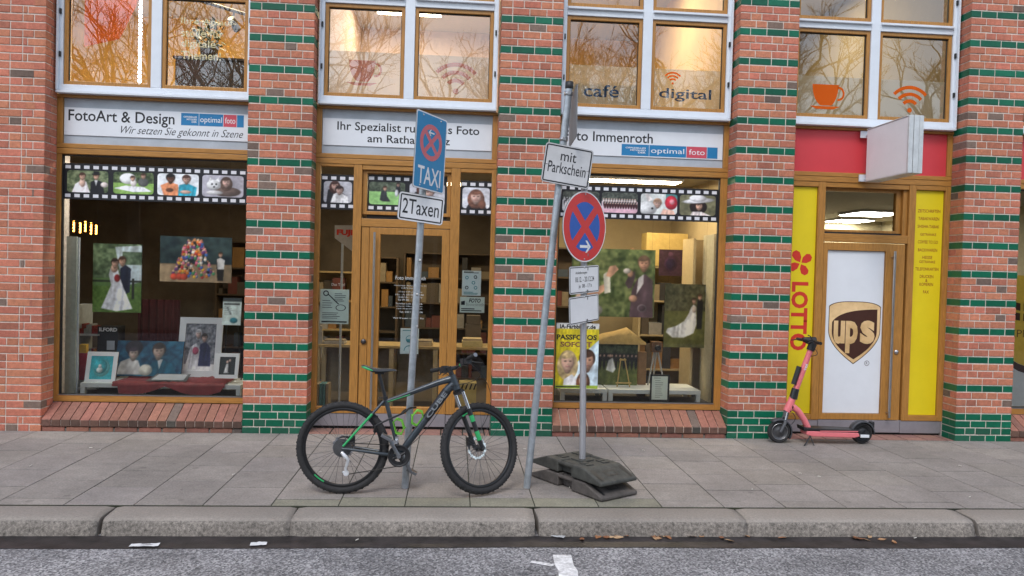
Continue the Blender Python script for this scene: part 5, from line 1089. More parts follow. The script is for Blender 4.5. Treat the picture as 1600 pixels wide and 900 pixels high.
# mobile sign on a rubber foot
t = thing('sign_post', 'square pole on a black rubber base with a round no stopping sign', 'sign post', (3.405, -1.93, 0))
RUB = mat('recycled_rubber', (.055, .055, .049), .75, var=.35, scale=14, bump=.5, bscale=90)
RUB2 = mat('recycled_rubber_brown', (.085, .074, .068), .8, var=.3, scale=14, bump=.5, bscale=90)
def foot(z, off, turn, mt, detail):
    mb = MB(); L, Wd = .46, .205
    prof = [(-L,z+.004),(L,z+.004),(L,z+.034),(.25,z+.108),(-.25,z+.108),(-L,z+.034)]
    end = lambda a, b: [(a, z+.004), (b, z+.004)]
    mb.prism([(-L,z+.004),(-.085,z+.004),(-.085,z+.108),(-.25,z+.108),(-L,z+.034)], -Wd, Wd); mb.prism([(.085,z+.004),(L,z+.004),(L,z+.034),(.25,z+.108),(.085,z+.108)], -Wd, Wd)
    mb.box(-.084, .084, -Wd+.055, Wd-.055, z+.006, z+.100)
    o = mb.build('base_plate', mt, t, bevel=.012, seg=3); o.rotation_euler = (0, 0, rad(turn)); o.location = (off[0], off[1], 0)
    g = MB()
    for s in (-1, 1): g.tube([(-.09, s*(Wd-.02), z+.088), (.09, s*(Wd-.02), z+.088)], .017, 10)
    g.build('carry_handle', mt, o)
    if detail:
        g = MB()
        for x in (-.20, -.14, .12, .18):
            for y in (-.12, .06): g.box(x-.02, x+.02, y, y+.07, z+.109, z+.117)
        g.box(-.07, .07, -.07, .07, z+.101, z+.114)
        for s in (-1, 1):
            for y in (-.165, .15): 
                g.add([(s*.285,y,z+.0985),(s*.285,y+.02,z+.0985),(s*.435,y+.02,z+.0465),(s*.435,y,z+.0465)], [(0,1,2,3)], 1); 
            # recycling-style arrow frame pressed into the end
            for a, b, c, d in ((.32,.33,-.06,.06),(.38,.39,-.06,.06),(.33,.38,-.06,-.05),(.33,.38,.05,.06)):
                zz = lambda x: z+.0345+(.108-.034)*(.46-x)/.21+.0015
                g.add([(s*a,c,zz(a)),(s*b,c,zz(b)),(s*b,d,zz(b)),(s*a,d,zz(a))], [(0,1,2,3)], 1)
        g.build('ribs', [mt, BLACK], o)
foot(0, (.002, -.005), -57.5, RUB2, True); foot(.116, (.0, .0), -58.5, RUB, True)
lean = -.022; Y = 0.0
m = MB(); m.tube([(0, 0, .20), (lean*2.4, 0, 2.60)], .0285, 4); ALU = mat('dull_aluminium', (.50, .50, .53), .45, .5, var=.12, scale=8, stretch=(1,1,.3)); m.build('pole', ALU, t)
mb = MB(); mb.prism(arc(0, 0, .302, .302, 0, 360, 64)[:-1][::-1], 0, .004); ob = mb.build('no_stopping_sign', SBACK, t); ob.location = (lean*2.03-.006, -.067, 2.227); ob.rotation_euler = (Matrix.Rotation(rad(43), 3, 'Z') @ Matrix.Rotation(rad(-1), 3, 'Y')).to_euler()
no_stopping(ob, 0, 0, .30, SR, SBD, 'right', -.56); bolts(ob, ((0,.275),(0,-.275)))
p = plate(t, 'plate', .42, .235, (lean*1.58-.004, -.060, 1.778), 43.5, -3.5, .02, border=(.008, .007))
m = MB(); m.flat([(-.15,-.095),(.15,-.095),(.15,.095),(-.15,.095)], -.0014); m.build('sheet', LW, p)
for a in (('Anlieferungen', -.128, .035, .044, .072), ('18.12. - 20.12.24', -.13, .135, -.018, .026), ('je  08 - 17 h', -.085, .10, -.078, -.036)): m = MB(); put_text(m, *a, -.0023, 0, bold=.008); m.build('lettering', INK, p)
bolts(p, ((0,.103),(0,-.103)))
p = plate(t, 'blank_plate', .42, .235, (lean*1.33-.004, -.060, 1.525), 43.5, -5, .02, border=(.008, .007)); bolts(p, ((0,.103),(0,-.103)))
for z in (2.47, 1.99, 1.87, 1.68, 1.62, 1.43): m = MB(); m.box(lean*(z-.2)-.033, lean*(z-.2)+.033, -.036, .03, z-.012, z+.012); m.build('clamp', STEEL, t)

# ------------------------------------------------------------------ the bicycle
BIKE = thing('bicycle', 'dark grey mountain bike with green stays leaning against the taxi sign pole', 'bicycle', (1.95, -2.22, 0), (rad(-3.2), 0, 0))
FRM = mat('slate_frame_paint', (.042, .054, .066), .32, .2, var=.06, coat=.4); FDK = mat('black_frame_paint', (.016, .017, .020), .35, coat=.3); GRN = mat('green_frame_paint', (.03, .38, .12), .35, var=.05, coat=.3); LIM = mat('lime_plastic', (.15, .46, .04), .45, var=.05)
RUBB = mat('tyre_rubber', (.022, .021, .022), .8, var=.25, scale=30, bump=.2); RIM = mat('black_rim', (.018, .018, .020), .35, .3); SPK = mat('spoke_steel', (.10, .10, .11), .35, .8); CHR = mat('polished_steel', (.75, .76, .78), .18, 1.0); GRA = mat('grey_alloy', (.22, .225, .24), .35, .6)
def wheel(Mx, disc_side, cassette, seed):
    hub = MB(); hub.lathe([(.0,-.055),(.012,-.055),(.02,-.034),(.028,-.032),(.028,-.026),(.017,-.02),(.017,.02),(.028,.026),(.028,.032),(.02,.034),(.012,.055),(0,.055)], (0,0,0), 'y', 20); hub.xform(Mx)
    w = MB(); w.lathe([(.296,-.011),(.300,-.014),(.318,-.013),(.322,-.010),(.322,.010),(.318,.013),(.300,.014),(.296,.011)], (0,0,0), 'y', 72, closed=True); w.xform(Mx)
    wo = w.build('wheel', RIM, BIKE); hub.build('hub', FDK, wo)
    ty = MB(); prof = [(.3425+.0275*math.cos(a), .0265*math.sin(a)) for a in np.linspace(0, 2*math.pi, 15)[:-1]]; ty.lathe(prof, (0,0,0), 'y', 90, closed=True)
    for i in range(88):
        a = 2*math.pi*i/88; s = len(ty.v)
        for y0, y1, dr, tw in (((-.012,-.002,.372,0),(.002,.012,.372,0)) if i % 2 else ((-.0225,-.013,.366,0),(.013,.0225,.366,0))):
            st = len(ty.v); ty.box(-.0065, .0065, y0, y1, dr-.010, dr); ty.xform(Matrix.Rotation(a, 4, 'Y'), st)
    ty.xform(Mx); ty.build('tyre', RUBB, wo)
    sp = MB()
    for i in range(32):
        a = 2*math.pi*i/32; side = 1 if i % 2 else -1; b = a+(1 if (i//2) % 2 else -1)*.42
        sp.tube([(.027*math.cos(b), side*.029, .027*math.sin(b)), (.297*math.cos(a), side*.003, .297*math.sin(a))], .0014, 5)
    sp.xform(Mx); sp.build('spokes', SPK, wo)
    d = MB(); y = .042*disc_side
    for i in range(6): d.tube([(.022*math.cos(i*1.047), y, .022*math.sin(i*1.047)), (.078*math.cos(i*1.047+.5), y, .078*math.sin(i*1.047+.5))], .004, 4)
    n = 72; R1 = [.088+(.004 if (k//3) % 2 else -.002) for k in range(n)]
    d.add([(R1[k]*math.cos(k*2*math.pi/n), y, R1[k]*math.sin(k*2*math.pi/n)) for k in range(n)]+[(.070*math.cos(k*2*math.pi/n), y, .070*math.sin(k*2*math.pi/n)) for k in range(n)], [(k, (k+1)%n, n+(k+1)%n, n+k) for k in range(n)]); d.xform(Mx); d.build('brake_disc', CHR, wo)
    g = MB()
    for a0, sgn in ((205, 1),): 
        A = [rad(a0+18*k/8) for k in range(9)]; g.add([((.300+.001)*math.cos(a), -.0145, .300*math.sin(a)) for a in A]+[(.312*math.cos(a), -.0142, .312*math.sin(a)) for a in A], [(k,k+1,9+k+1,9+k) for k in range(8)])
    if cassette:
        c = MB()
        for k in range(8): r = .074-.0068*k; c.lathe([(.02,-.030-.0035*k),(r,-.030-.0035*k),(r,-.032-.0035*k),(.02,-.032-.0035*k)], (0,0,0), 'y', 36, smooth=False)
        c.xform(Mx); c.build('cassette', mat('dark_cassette', (.13,.13,.135), .4, .7), wo)
    return wo, g
RA, FA = Vector((-.555, 0, .372)), Vector((.543, 0, .372)); BB = Vector((-.098, 0, .317)); ST = Vector((-.225, 0, .775)); HT, HB = Vector((.310, 0, .968)), Vector((.352, 0, .853))
wo, g = wheel(Matrix.Translation(RA) @ Matrix.Rotation(rad(10), 4, 'Y'), 1, True, 1); g.xform(Matrix.Translation(RA) @ Matrix.Rotation(rad(-20), 4, 'Y')); g.build('rim_decal', GRN, wo)
axd = (HT-HB).normalized(); STEER = Matrix.Translation(HB) @ Matrix.Rotation(rad(33), 4, axd) @ Matrix.Translation(-HB)
HUB0 = HB + (-axd)*((HB.z-.372)/axd.z) + Vector((.032, 0, 0)); HUB0.z = .376
wf, g = wheel(STEER @ Matrix.Translation(HUB0) @ Matrix.Rotation(rad(3), 4, 'Y'), 1, False, 2); g.xform(STEER @ Matrix.Translation(HUB0) @ Matrix.Rotation(rad(100), 4, 'Y')); g.build('rim_decal', GRN, wf)
fr = MB(); fr.tube([BB, ST-(ST-BB).normalized()*.0], .0175, 16); fr.tube([HB+Vector((-.02,0,.05)), HB+Vector((-.07,0,.0)), BB+Vector((.03,0,.045)), BB+Vector((.005,0,.005))], [.032,.035,.028,.025], 18)
fr.tube([HT+Vector((-.005,0,-.03)), HT+Vector((-.09,0,-.055)), ST+Vector((.13,0,.016)), ST+Vector((.0,0,-.03))], [.030,.026,.019,.016], 16)
fr.tube([HB-axd*.0, HT], [.036, .030], 20); fr.lathe([(.026,-.045),(.028,-.04),(.028,.04),(.026,.045)], BB, 'y', 20)
for s in (-1, 1):
    fr.tube([BB+Vector((-.03,s*.03,.0)), BB+Vector((-.12,s*.048,.012)), RA+Vector((.06,s*.062,-.005)), RA+Vector((0,s*.062,0))], [.016,.014,.011,.010], 12)
fobj = fr.build('frame', FRM, BIKE)
gs = MB(); bs = MB()
for s in (-1, 1):
    A = ST+Vector((-.01,s*.016,-.025)); Bq = RA+Vector((.01,s*.062,.018)); mid = A.lerp(Bq, .28)+Vector((0,s*.018,0)); bs.tube([A, mid], [.012,.011], 12); gs.tube([mid, A.lerp(Bq,.6)+Vector((0,s*.012,0)), Bq], [.0112,.010,.009], 12)
bs.build('upper_seat_stay', FRM, BIKE); gs.build('seat_stay', GRN, BIKE)
dt0, dt1 = HB+Vector((-.07,0,.0)), BB+Vector((.03,0,.045)); u = (dt1-dt0).normalized(); vn = Vector((-u.z, 0, u.x))
if vn.z < 0: vn = -vn
db = MB(); db.tube([dt0+u*.015, dt0+u*.30], [.0378, .0335], 18, caps=False); db.build('decal_panel', FDK, fobj)
lt = MB(); vs, fs = text_raw('CUBE', .03); lo, hi = vs.min(0), vs.max(0); vs = (vs-lo)/(hi-lo)
lt.add([tuple(dt0+u*(.28-a*.25)+vn*((b-.5)*.036)+Vector((0,-.0345-.0045*a,0))) for a, b in vs], fs); lt.build('lettering', mat('decal_grey', (.20,.215,.235), .4), fobj)
tt = MB(); A, Bq = HT+Vector((-.10,0,-.058)), ST+Vector((.13,0,.016)); dn = Vector((.03,0,-.012))
tt.add([tuple(A.lerp(Bq, k/8)+Vector((0, -.0268+.0068*k/8, .006-.002*k/8))) for k in range(9)]+[tuple(A.lerp(Bq, k/8)+Vector((0, -.0200+.0050*k/8, -.0205+.007*k/8))) for k in range(9)], [(k, k+1, 9+k+1, 9+k)[::-1] for k in range(8)])
tt.build('top_tube_stripe', FDK, fobj)
tg = MB(); A, Bq = ST+Vector((.20,0,.038)), ST+Vector((.02,0,-.025)); tg.tube([A+Vector((0,-.0165,-.006)), Bq+Vector((0,-.0135,-.006))], [.0045,.0035], 8); tg.build('top_tube_accent', GRN, fobj)
s_ = MB(); top = ST+(ST-BB).normalized()*.205; s_.tube([ST-(ST-BB).normalized()*.03, top], .0145, 16); s_.lathe([(.0215,-.012),(.0215,.012)], ST, 'z', 16); s_.tube([ST+Vector((-.015,-.01,.0)), ST+Vector((-.05,-.02,.004))], .005, 6); s_.box(top.x-.035, top.x+.04, -.018, .018, top.z-.004, top.z+.018); s_.build('seat_post', FDK, BIKE)
# saddle: lofted sections from the raised tail to the nose
sd_ = MB(); secs = [(-.422,1.040,.030,.006),(-.405,1.040,.058,.014),(-.36,1.028,.070,.024),(-.31,1.016,.062,.028),(-.26,1.012,.044,.026),(-.20,1.014,.026,.022),(-.155,1.010,.019,.018),(-.138,1.000,.013,.008)]; vs = []; fs = []; K = 16
for x, z, w, h in secs:
    for j in range(K):
        a = 2*math.pi*j/K; vs.append((x, w*math.cos(a), z-h*.5+h*.55*math.sin(a)-(.35*h*(math.cos(a)**4))))
for i in range(len(secs)-1):
    for j in range(K): fs.append((i*K+j, i*K+(j+1)%K, (i+1)*K+(j+1)%K, (i+1)*K+j))
fs += [tuple(range(K)), tuple(range((len(secs)-1)*K+K-1, (len(secs)-1)*K-1, -1))]; sd_.add(vs, fs, 0, None, True); sad = sd_.build('saddle', mat('saddle_vinyl', (.030,.032,.036), .5), BIKE)
a_ = MB(); a_.tube([(-.419,-.028,1.026),(-.40,-.055,1.024),(-.36,-.069,1.010),(-.325,-.066,.998)], [.006,.009,.010,.004], 8, flat=.6); a_.build('saddle_trim', GRN, sad)
a_ = MB()
for s in (-1, 1): a_.tube([(-.37,s*.02,1.004),(-.33,s*.022,.985),(-.25,s*.022,.982),(-.17,s*.012,.998)], .0035, 6)
a_.build('saddle_rails', FDK, sad)
# fork, steered
def SX(mb, name, m, parent=None): mb.xform(STEER); return mb.build(name, m, parent or BIKE)
cr = HB-axd*.025; fk = MB(); fk.tube([cr+Vector((.01,-.058,0)), cr+Vector((.018,0,.006)), cr+Vector((.01,.058,0))], [.022,.026,.022], 12); fk.tube([HB, cr], .022, 14)
lo_ = MB(); stn = MB(); dec = MB()
for s in (-1, 1):
    A = cr+Vector((.012,s*.062,0)); Bq = HUB0+Vector((-.012,s*.056,.0)); stn.tube([A, A.lerp(Bq,.36)], .0155, 14); lo_.tube([A.lerp(Bq,.30), A.lerp(Bq,.55), A.lerp(Bq,.96), Bq], [.0205,.0195,.0175,.014], 14); lo_.lathe([(.015,-.012),(.015,.012)], Bq+Vector((.006,0,0)), 'y', 12)
    if s < 0:
        for a, b in ((.42,.53),(.70,.86)): dec.tube([A.lerp(Bq,a), A.lerp(Bq,b)], .0206, 14, caps=False)
fko = SX(fk, 'fork', FDK); SX(stn, 'stanchion', CHR, fko); SX(lo_, 'lower_leg', FDK, fko); SX(dec, 'fork_decal', GRN, fko)
cal = MB(); c = HUB0+Vector((-.055,.05,.055)); cal.box(c.x-.03, c.x+.02, c.y-.014, c.y+.018, c.z-.035, c.z+.035); SX(cal, 'brake_caliper', BLACK, fko)
# cockpit, steered
STM = HT+axd*.055; sm = MB(); sm.tube([HT, HT+axd*.035], .021, 14); sm.tube([HT+axd*.04, HT+axd*.075], .019, 14); sm.tube([STM, STM+Vector((.062,0,.012))], [.019,.017], 12); SX(sm, 'stem', FDK)
CL = STM+Vector((.065,0,.013)); hb = MB(); pts = [CL+Vector((x,y,z)) for x, y, z in ((-.035,-.35,.058),(-.022,-.22,.045),(-.004,-.07,.012),(0,0,0),(-.004,.07,.002),(-.022,.22,.012),(-.035,.35,.012))]; hb.tube(pts, .0125, 12); hbo = SX(hb, 'handlebar', FDK)
a_ = MB(); a_.tube([pts[2], pts[2].lerp(pts[1],.22)], .0133, 12, caps=False); SX(a_, 'handlebar_decal', GRN, hbo)
for s in (0, -1):
    g_ = MB(); A, Bq = pts[s], pts[1 if s == 0 else -2]; g_.tube([A, A.lerp(Bq,.06), A.lerp(Bq,.95)], [.0195,.0180,.0175], 14); go = SX(g_, 'grip', mat('grip_rubber', (.02,.02,.021), .8)); e_ = MB(); sgn = -1 if s == 0 else 1; d = (A-Bq).normalized(); e_.tube([A+d*.0005, A+d*.004], [.0175,.015], 14); SX(e_, 'end_cap', GRA, go)
    l_ = MB(); P = Bq.lerp(pts[2 if s == 0 else -3], .15); l_.tube([P, P+Vector((.03,0,-.012)), P+Vector((.06,sgn*.04,-.028)), P+Vector((.072,sgn*.12,-.040))], [.014,.010,.006,.004], 8); l_.box(P.x-.018, P.x+.03, P.y-.02, P.y+.02, P.z-.035, P.z+.008); SX(l_, 'brake_lever', BLACK)
    h_ = MB(); P2 = Bq.lerp(pts[2 if s == 0 else -3], .45); h_.box(P2.x-.03, P2.x+.022, P2.y-.025, P2.y+.025, P2.z-.032, P2.z+.022); h_.tube([P2+Vector((-.03,0,-.02)), P2+Vector((-.05,sgn*.02,-.055))], .005, 6); SX(h_, 'shifter', BLACK)
cb = MB(); E0 = STEER @ (pts[1]+Vector((.02,.02,-.02))); E1_ = STEER @ (pts[-2]+Vector((.02,-.02,-.02))); low = STEER @ (HUB0+Vector((.0,.05,.1)))
def curve(P, Q, sag, n=14):
    return [P.lerp(Q, i/n)+Vector(sag)*(4*(i/n)*(1-i/n)) for i in range(n+1)]
cb.tube(curve(E0, HB+Vector((-.05,-.035,.03)), (.16,-.02,-.02)), .0026, 6); cb.tube(curve(E1_, HB+Vector((-.05,-.036,.01)), (.13,-.05,-.09)), .0026, 6); cb.tube(curve(E0+Vector((-.02,0,0)), low, (.16,.05,.03)), .0026, 6); cb.tube(curve(HB+Vector((-.06,-.036,-.005)), BB+Vector((.06,-.034,.06)), (.022,-.006,-.035)), .0026, 6); cb.build('cables', BLACK, BIKE)
# drivetrain
cg = MB(); y = -.055
for R_, yy in ((.084,-.052),(.064,-.045)):
    n = 80; ro = [R_+(.003 if k % 2 else -.002) for k in range(n)]; cg.add([(BB.x+ro[k]*math.cos(2*math.pi*k/n), yy, BB.z+ro[k]*math.sin(2*math.pi*k/n)) for k in range(n)]+[(BB.x+.048*math.cos(2*math.pi*k/n), yy, BB.z+.048*math.sin(2*math.pi*k/n)) for k in range(n)], [(k,(k+1)%n,n+(k+1)%n,n+k)[::-1] for k in range(n)])
for k in range(4): a = k*1.571+.5; cg.tube([(BB.x,-.058,BB.z), (BB.x+.055*math.cos(a),-.054,BB.z+.055*math.sin(a))], [.016,.010], 8)
cg.lathe([(.088,-.060),(.090,-.058),(.090,-.054),(.074,-.054),(.074,-.060)], (BB.x,0,BB.z), 'y', 48, closed=True); co = cg.build('chainring', BLACK, BIKE)
ca = MB(); T = Vector((-.195,-.075,.478)); ca.tube([Vector((BB.x,-.070,BB.z)), T], [.017,.012], 10, flat=.6); ca.lathe([(.018,-.082),(.018,-.05)], (BB.x,0,BB.z), 'y', 16); Bt = Vector((-.002,.075,.156)); ca.tube([Vector((BB.x,.066,BB.z)), Bt], [.017,.012], 10, flat=.6); ca.build('crank', GRA, BIKE)
for P, s in ((T, -1), (Bt, 1)):
    pd = MB(); pd.box(P.x-.045, P.x+.045, min(P.y+s*.015, P.y+s*.10), max(P.y+s*.015, P.y+s*.10), P.z-.011, P.z+.011); pd.xform(Matrix.Translation(P) @ Matrix.Rotation(rad(28), 4, 'Y') @ Matrix.Translation(-P)); pd.tube([P, P+Vector((0,s*.02,0))], .007, 8); pd.build('pedal', GRA, BIKE, bevel=.004)
ch = MB(); ch.tube([(BB.x,-.050,BB.z+.083), (RA.x,-.048,RA.z+.045)], .0040, 4); JT = Vector((-.515,-.048,.175)); ch.tube([(BB.x,-.050,BB.z-.083), JT+Vector((.0,0,-.012))], .0040, 4); ch.build('chain', mat('oily_chain', (.03,.028,.026), .4, .5), BIKE)
dr = MB(); dr.tube([RA+Vector((.0,-.058,-.03)), RA+Vector((.03,-.072,-.06)), RA+Vector((.055,-.066,-.085)), RA+Vector((.035,-.058,-.16)), JT], [.013,.018,.015,.011,.013], 8); dr.lathe([(.022,-.014),(.022,.0)], JT, 'y', 14); dr.tube([JT+Vector((-.03,0,.012)), JT+Vector((.01,0,-.015))], .009, 6); dr.build('rear_derailleur', mat('silver_paint', (.66,.67,.70), .3, .2), BIKE)
fd = MB(); fd.box(BB.x-.06, BB.x-.015, -.062, -.030, BB.z+.095, BB.z+.125); fd.box(BB.x-.035, BB.x-.01, -.03, .0, BB.z+.10, BB.z+.15); fd.build('front_derailleur', CHR, BIKE)
rc = MB(); rc.box(RA.x+.04, RA.x+.09, .03, .065, RA.z+.03, RA.z+.085); rc.build('brake_caliper', BLACK, BIKE)
def cage(base, ux, uz, lab):
    m = MB(); W2 = .037
    P = lambda a, b, c: base+ux*a+uz*b+Vector((0, c, 0))
    for s in (-1, 1): m.tube([P(0,0,s*.012), P(.01,.0,s*.03), P(.06,-.005,s*W2), P(.105,.05,s*W2), P(.10,.115,s*W2), P(.05,.13,s*W2), P(.0,.10,s*.012), P(0,0,s*.012)], .0065, 8)
    m.tube([P(.105,.05,-W2), P(.12,.05,0), P(.105,.05,W2)], .0065, 8); m.build('bottle_cage', LIM, BIKE)
cage(BB+(ST-BB).normalized()*.18+Vector((.016,0,0)), Vector((.72,0,.0)), Vector((-.25,0,.90)), 'a'); u2 = -u; cage(BB+Vector((.03,0,.045))+u2*.215+vn*.028, vn*.72, u2*.9, 'b')
# cable lock from the seat tube round the pole
t = thing('bicycle_lock', 'black cable lock looped round the pole and the seat tube of the bicycle', 'cable lock', (1.85, -2.2, .55)); m = MB()
lk = [(1.655,-2.27,.515),(1.66,-2.29,.56),(1.70,-2.30,.59),(1.78,-2.275,.625),(1.88,-2.20,.66),(1.915,-2.085,.675),(1.965,-2.02,.67),(1.925,-1.99,.66),(1.87,-2.03,.645),(1.85,-2.12,.63)]
for i, p_ in enumerate(lk): lk[i] = (p_[0]-1.85, p_[1]+2.2, p_[2]-.55)
sm_ = []
for i in range(len(lk)-1):
    for k in range(5):
        P0 = Vector(lk[max(i-1,0)]); P1 = Vector(lk[i]); P2 = Vector(lk[i+1]); P3 = Vector(lk[min(i+2,len(lk)-1)]); q = k/5
        sm_.append(.5*((2*P1)+(P2-P0)*q+(2*P0-5*P1+4*P2-P3)*q*q+(3*P1-P0-3*P2+P3)*q**3))
m.tube(sm_, .008, 8); m.build('cable', BLACK, t); m = MB(); m.tube([(-.195,-.07,-.035),(-.185,-.09,.02)], .014, 10); m.build('lock_cylinder', BLACK, t)

# ------------------------------------------------------------------ the e-scooter
SC = thing('kick_scooter', 'coral pink rental e-scooter parked in front of the yellow panel and the white door', 'scooter', (6.38, -.2, 0))
COR = mat('coral_paint', (.76, .185, .205), .35, var=.04, coat=.3); 
def SP(x, y, Yd=0.0): p_ = at(x, y, -.2); return Vector((p_.x-6.38, Yd, p_.z))
def swheel(c, r, w, rim):
    m = MB(); m.lathe([(r-.028,-w*.5),(r-.010,-w*.5),(r,-w*.22),(r,w*.22),(r-.010,w*.5),(r-.028,w*.5)], c, 'y', 48, closed=True); o = m.build('wheel', RUBB, SC)
    h = MB(); h.lathe([(0,-w*.4),(.035,-w*.42),(.045,-w*.25),(r-.045,-w*.18),(r-.040,-w*.42),(r-.030,-w*.42),(r-.030,w*.42),(r-.040,w*.42),(r-.045,w*.18),(.045,w*.25),(.035,w*.42),(0,w*.4)], c, 'y', 40); h.build('rim', rim, o)
    if rim is not BLACK: h = MB(); h.lathe([(r-.042,-w*.45),(r-.036,-w*.47),(r-.036,-w*.43)], c, 'y', 40, closed=True); h.build('rim_ring', STEEL, o)
FWc = SP(1217, 671); FWc.z = .128; RWc = SP(1346, 676); RWc.z = .122
swheel(FWc, .128, .055, mat('grey_scooter_rim', (.08,.08,.085), .4, .4)); swheel(RWc, .120, .058, BLACK)
nk = SP(1236, 628); tp = SP(1267, 545); 
m = MB(); m.tube([nk.lerp(tp, -.02), nk.lerp(tp, .10)], [.040,.036], 16); m.tube([nk.lerp(tp,.10), nk.lerp(tp,1.0)], [.034,.031], 16); m.tube([nk, nk.lerp(tp,-.1), SP(1229,643)], [.042,.046,.040], 16); so = m.build('steering_column', COR, SC)
m = MB(); m.tube([SP(1243.2,607), SP(1239.2,623)], [.041,.045], 16); m.build('folding_collar', FDK, SC)
vs, fs = text_raw('voi', .02); lo, hi = vs.min(0), vs.max(0); vs = (vs-lo)/(hi-lo); d = (tp-nk).normalized(); nrm = Vector((-d.z,0,d.x)); A = nk.lerp(tp,.60)
m = MB(); m.add([tuple(A+d*(a*.075)+nrm*((b-.5)*.034)+Vector((0,-.0345+.0,0))) for a, b in vs], fs); m.build('lettering', PWHITE, so)
m = MB(); m.tube([SP(1236,634), SP(1246,641), SP(1256,655), SP(1262,668)], [.040,.036,.034,.036], 14); m.build('neck', COR, SC); m = MB(); m.lathe([(.018,-.042),(.018,-.036)], SP(1235,635), 'y', 14); m.lathe([(.0,-.0425),(.012,-.0425)], SP(1235,635), 'y', 14, mi=1); m.build('reflector', [BLACK, mat('red_reflector', (.45,.02,.015), .25)], SC)
m = MB(); m.tube([SP(1229,641), SP(1227,652)], .030, 12)
for s in (-1, 1): m.tube([SP(1227,650,s*.025), SP(1224,660,s*.045), Vector((FWc.x, s*.048, FWc.z))], [.018,.018,.014], 10)
fo = m.build('fork', mat('dark_grey_fork', (.09,.092,.10), .45), SC); m = MB(); m.tube([SP(1228,643,-.036), SP(1224,655,-.052)], .008, 8); m.build('spring', CHR, fo)
def mudguard(c, r, a0, a1, w, tail=None):
    m = MB(); n = 16; vs = []
    for i in range(n+1):
        a = rad(a0+(a1-a0)*i/n)
        for y, dr in ((-w,-.014),(-w*.8,.002),(0,.006),(w*.8,.002),(w,-.014)): vs.append((c.x+(r+dr)*math.cos(a), c.y+y, c.z+(r+dr)*math.sin(a)))
    m.add(vs, [(i*5+j, i*5+j+1, (i+1)*5+j+1, (i+1)*5+j) for i in range(n) for j in range(4)], 0, None, True); o = m.build('mudguard', mat('grey_mudguard', (.045,.047,.055), .5), SC); sl = o.modifiers.new('thick', 'SOLIDIFY'); sl.thickness = .004; return o
mudguard(FWc, .142, -35, 130, .042); mudguard(RWc, .137, -5, 185, .046); m = MB(); m.box(RWc.x+.09, RWc.x+.135, -.03, .03, RWc.z+.03, RWc.z+.13); m.build('tail_light', BLACK, SC, bevel=.008)
# deck
D0, D1_ = SP(1258, 671), SP(1338, 680); zt_ = .165
m = MB(); m.prism([(D0.x-.02,.105),(D0.x+.05,.088),(D1_.x-.06,.078),(D1_.x+.0,.095),(D1_.x-.02,.138),(D0.x-.02,.152)], -.085, .085); m.build('deck', COR, SC, bevel=.012); m = MB(); m.prism([(D0.x-.05,.150),(D0.x+.0,.158),(D1_.x-.02,.144),(D1_.x+.005,.150),(D1_.x-.01,.166),(D0.x-.02,.184),(D0.x-.06,.196)], -.088, .088); m.build('deck_mat', BLACK, SC, bevel=.004)
m = MB(); m.box(D0.x+.13, D1_.x-.03, -.0905, -.0885, .148, .158); m.build('deck_stripe', COR, SC)
m = MB(); m.prism([(D1_.x-.05,.095),(D1_.x+.06,.10),(RWc.x+.02,RWc.z-.02),(RWc.x+.02,RWc.z+.03),(D1_.x,.15)], -.075, -.045); m.prism([(D1_.x-.05,.095),(D1_.x+.06,.10),(RWc.x+.02,RWc.z-.02),(RWc.x+.02,RWc.z+.03),(D1_.x,.15)], .045, .075); m.lathe([(.03,-.09),(.03,-.05)], (RWc.x+.01,0,RWc.z+.01), 'y', 16); m.build('rear_arm', FDK, SC, bevel=.004)
m = MB(); m.box(D1_.x+.0, D1_.x+.10, -.094, -.080, .085, .118); m.build('licence_plate', PWHITE, SC, bevel=.003)
m = MB(); m.tube([(D0.x+.03,-.07,.10),(D0.x-.04,-.13,.035),(D0.x-.075,-.15,.004)], .008, 8); m.tube([(D0.x+.03,-.06,.10),(D0.x+.045,-.12,.01),(D0.x+.05,-.125,.003)], .006, 6); m.build('kickstand', BLACK, SC)
m = MB(); m.tube([SP(1247,572,-.03), SP(1238,600,-.03)], .034, 4); m.build('battery_pack', BLACK, SC, bevel=.008)
m = MB(); m.tube([tp-(tp-nk).normalized()*.02, tp+(tp-nk).normalized()*.06], [.044,.046], 14); m.tube([tp+(tp-nk).normalized()*.04, SP(1272,532)], [.045,.040], 12); m.tube([SP(1274,532), SP(1262,532), SP(1254,530)], [.040,.040,.024], 12); m.build('handlebar_head', BLACK, SC)
m = MB(); H = SP(1265,533); m.tube([H+Vector((0,-.27,.0)), H+Vector((0,-.12,.01)), H, H+Vector((0,.12,.01)), H+Vector((0,.27,0))], .013, 10); m.tube([H+Vector((-.01,-.28,.0)), H+Vector((-.01,-.16,.0))], .018, 12); m.tube([H+Vector((-.01,.16,.0)), H+Vector((-.01,.28,.0))], .018, 12); hb_ = m.build('handlebar', BLACK, SC); hb_.location = (0, 0, 0)
m = MB()
m.tube([H+Vector((-.02,-.14,.01)), H+Vector((-.07,-.16,.005)), H+Vector((-.12,-.20,-.01))], [.010,.007,.005], 8); m.tube([H+Vector((-.02,.14,.01)), H+Vector((-.07,.16,.005)), H+Vector((-.12,.20,-.01))], [.010,.007,.005], 8); m.tube([H+Vector((-.01,-.1,.01)), H+Vector((-.04,-.1,.06)), H+Vector((-.07,-.1,.075))], .006, 6); m.build('brake_lever', BLACK, SC)
m = MB(); m.tube(curve(SP(1272,545,-.02), SP(1262,556,-.02), (.05,-.02,-.02)), .004, 6); m.tube(curve(SP(1232,641,-.04), SP(1233,662,-.045), (.055,0,0)), .004, 6); m.build('cables', BLACK, SC)

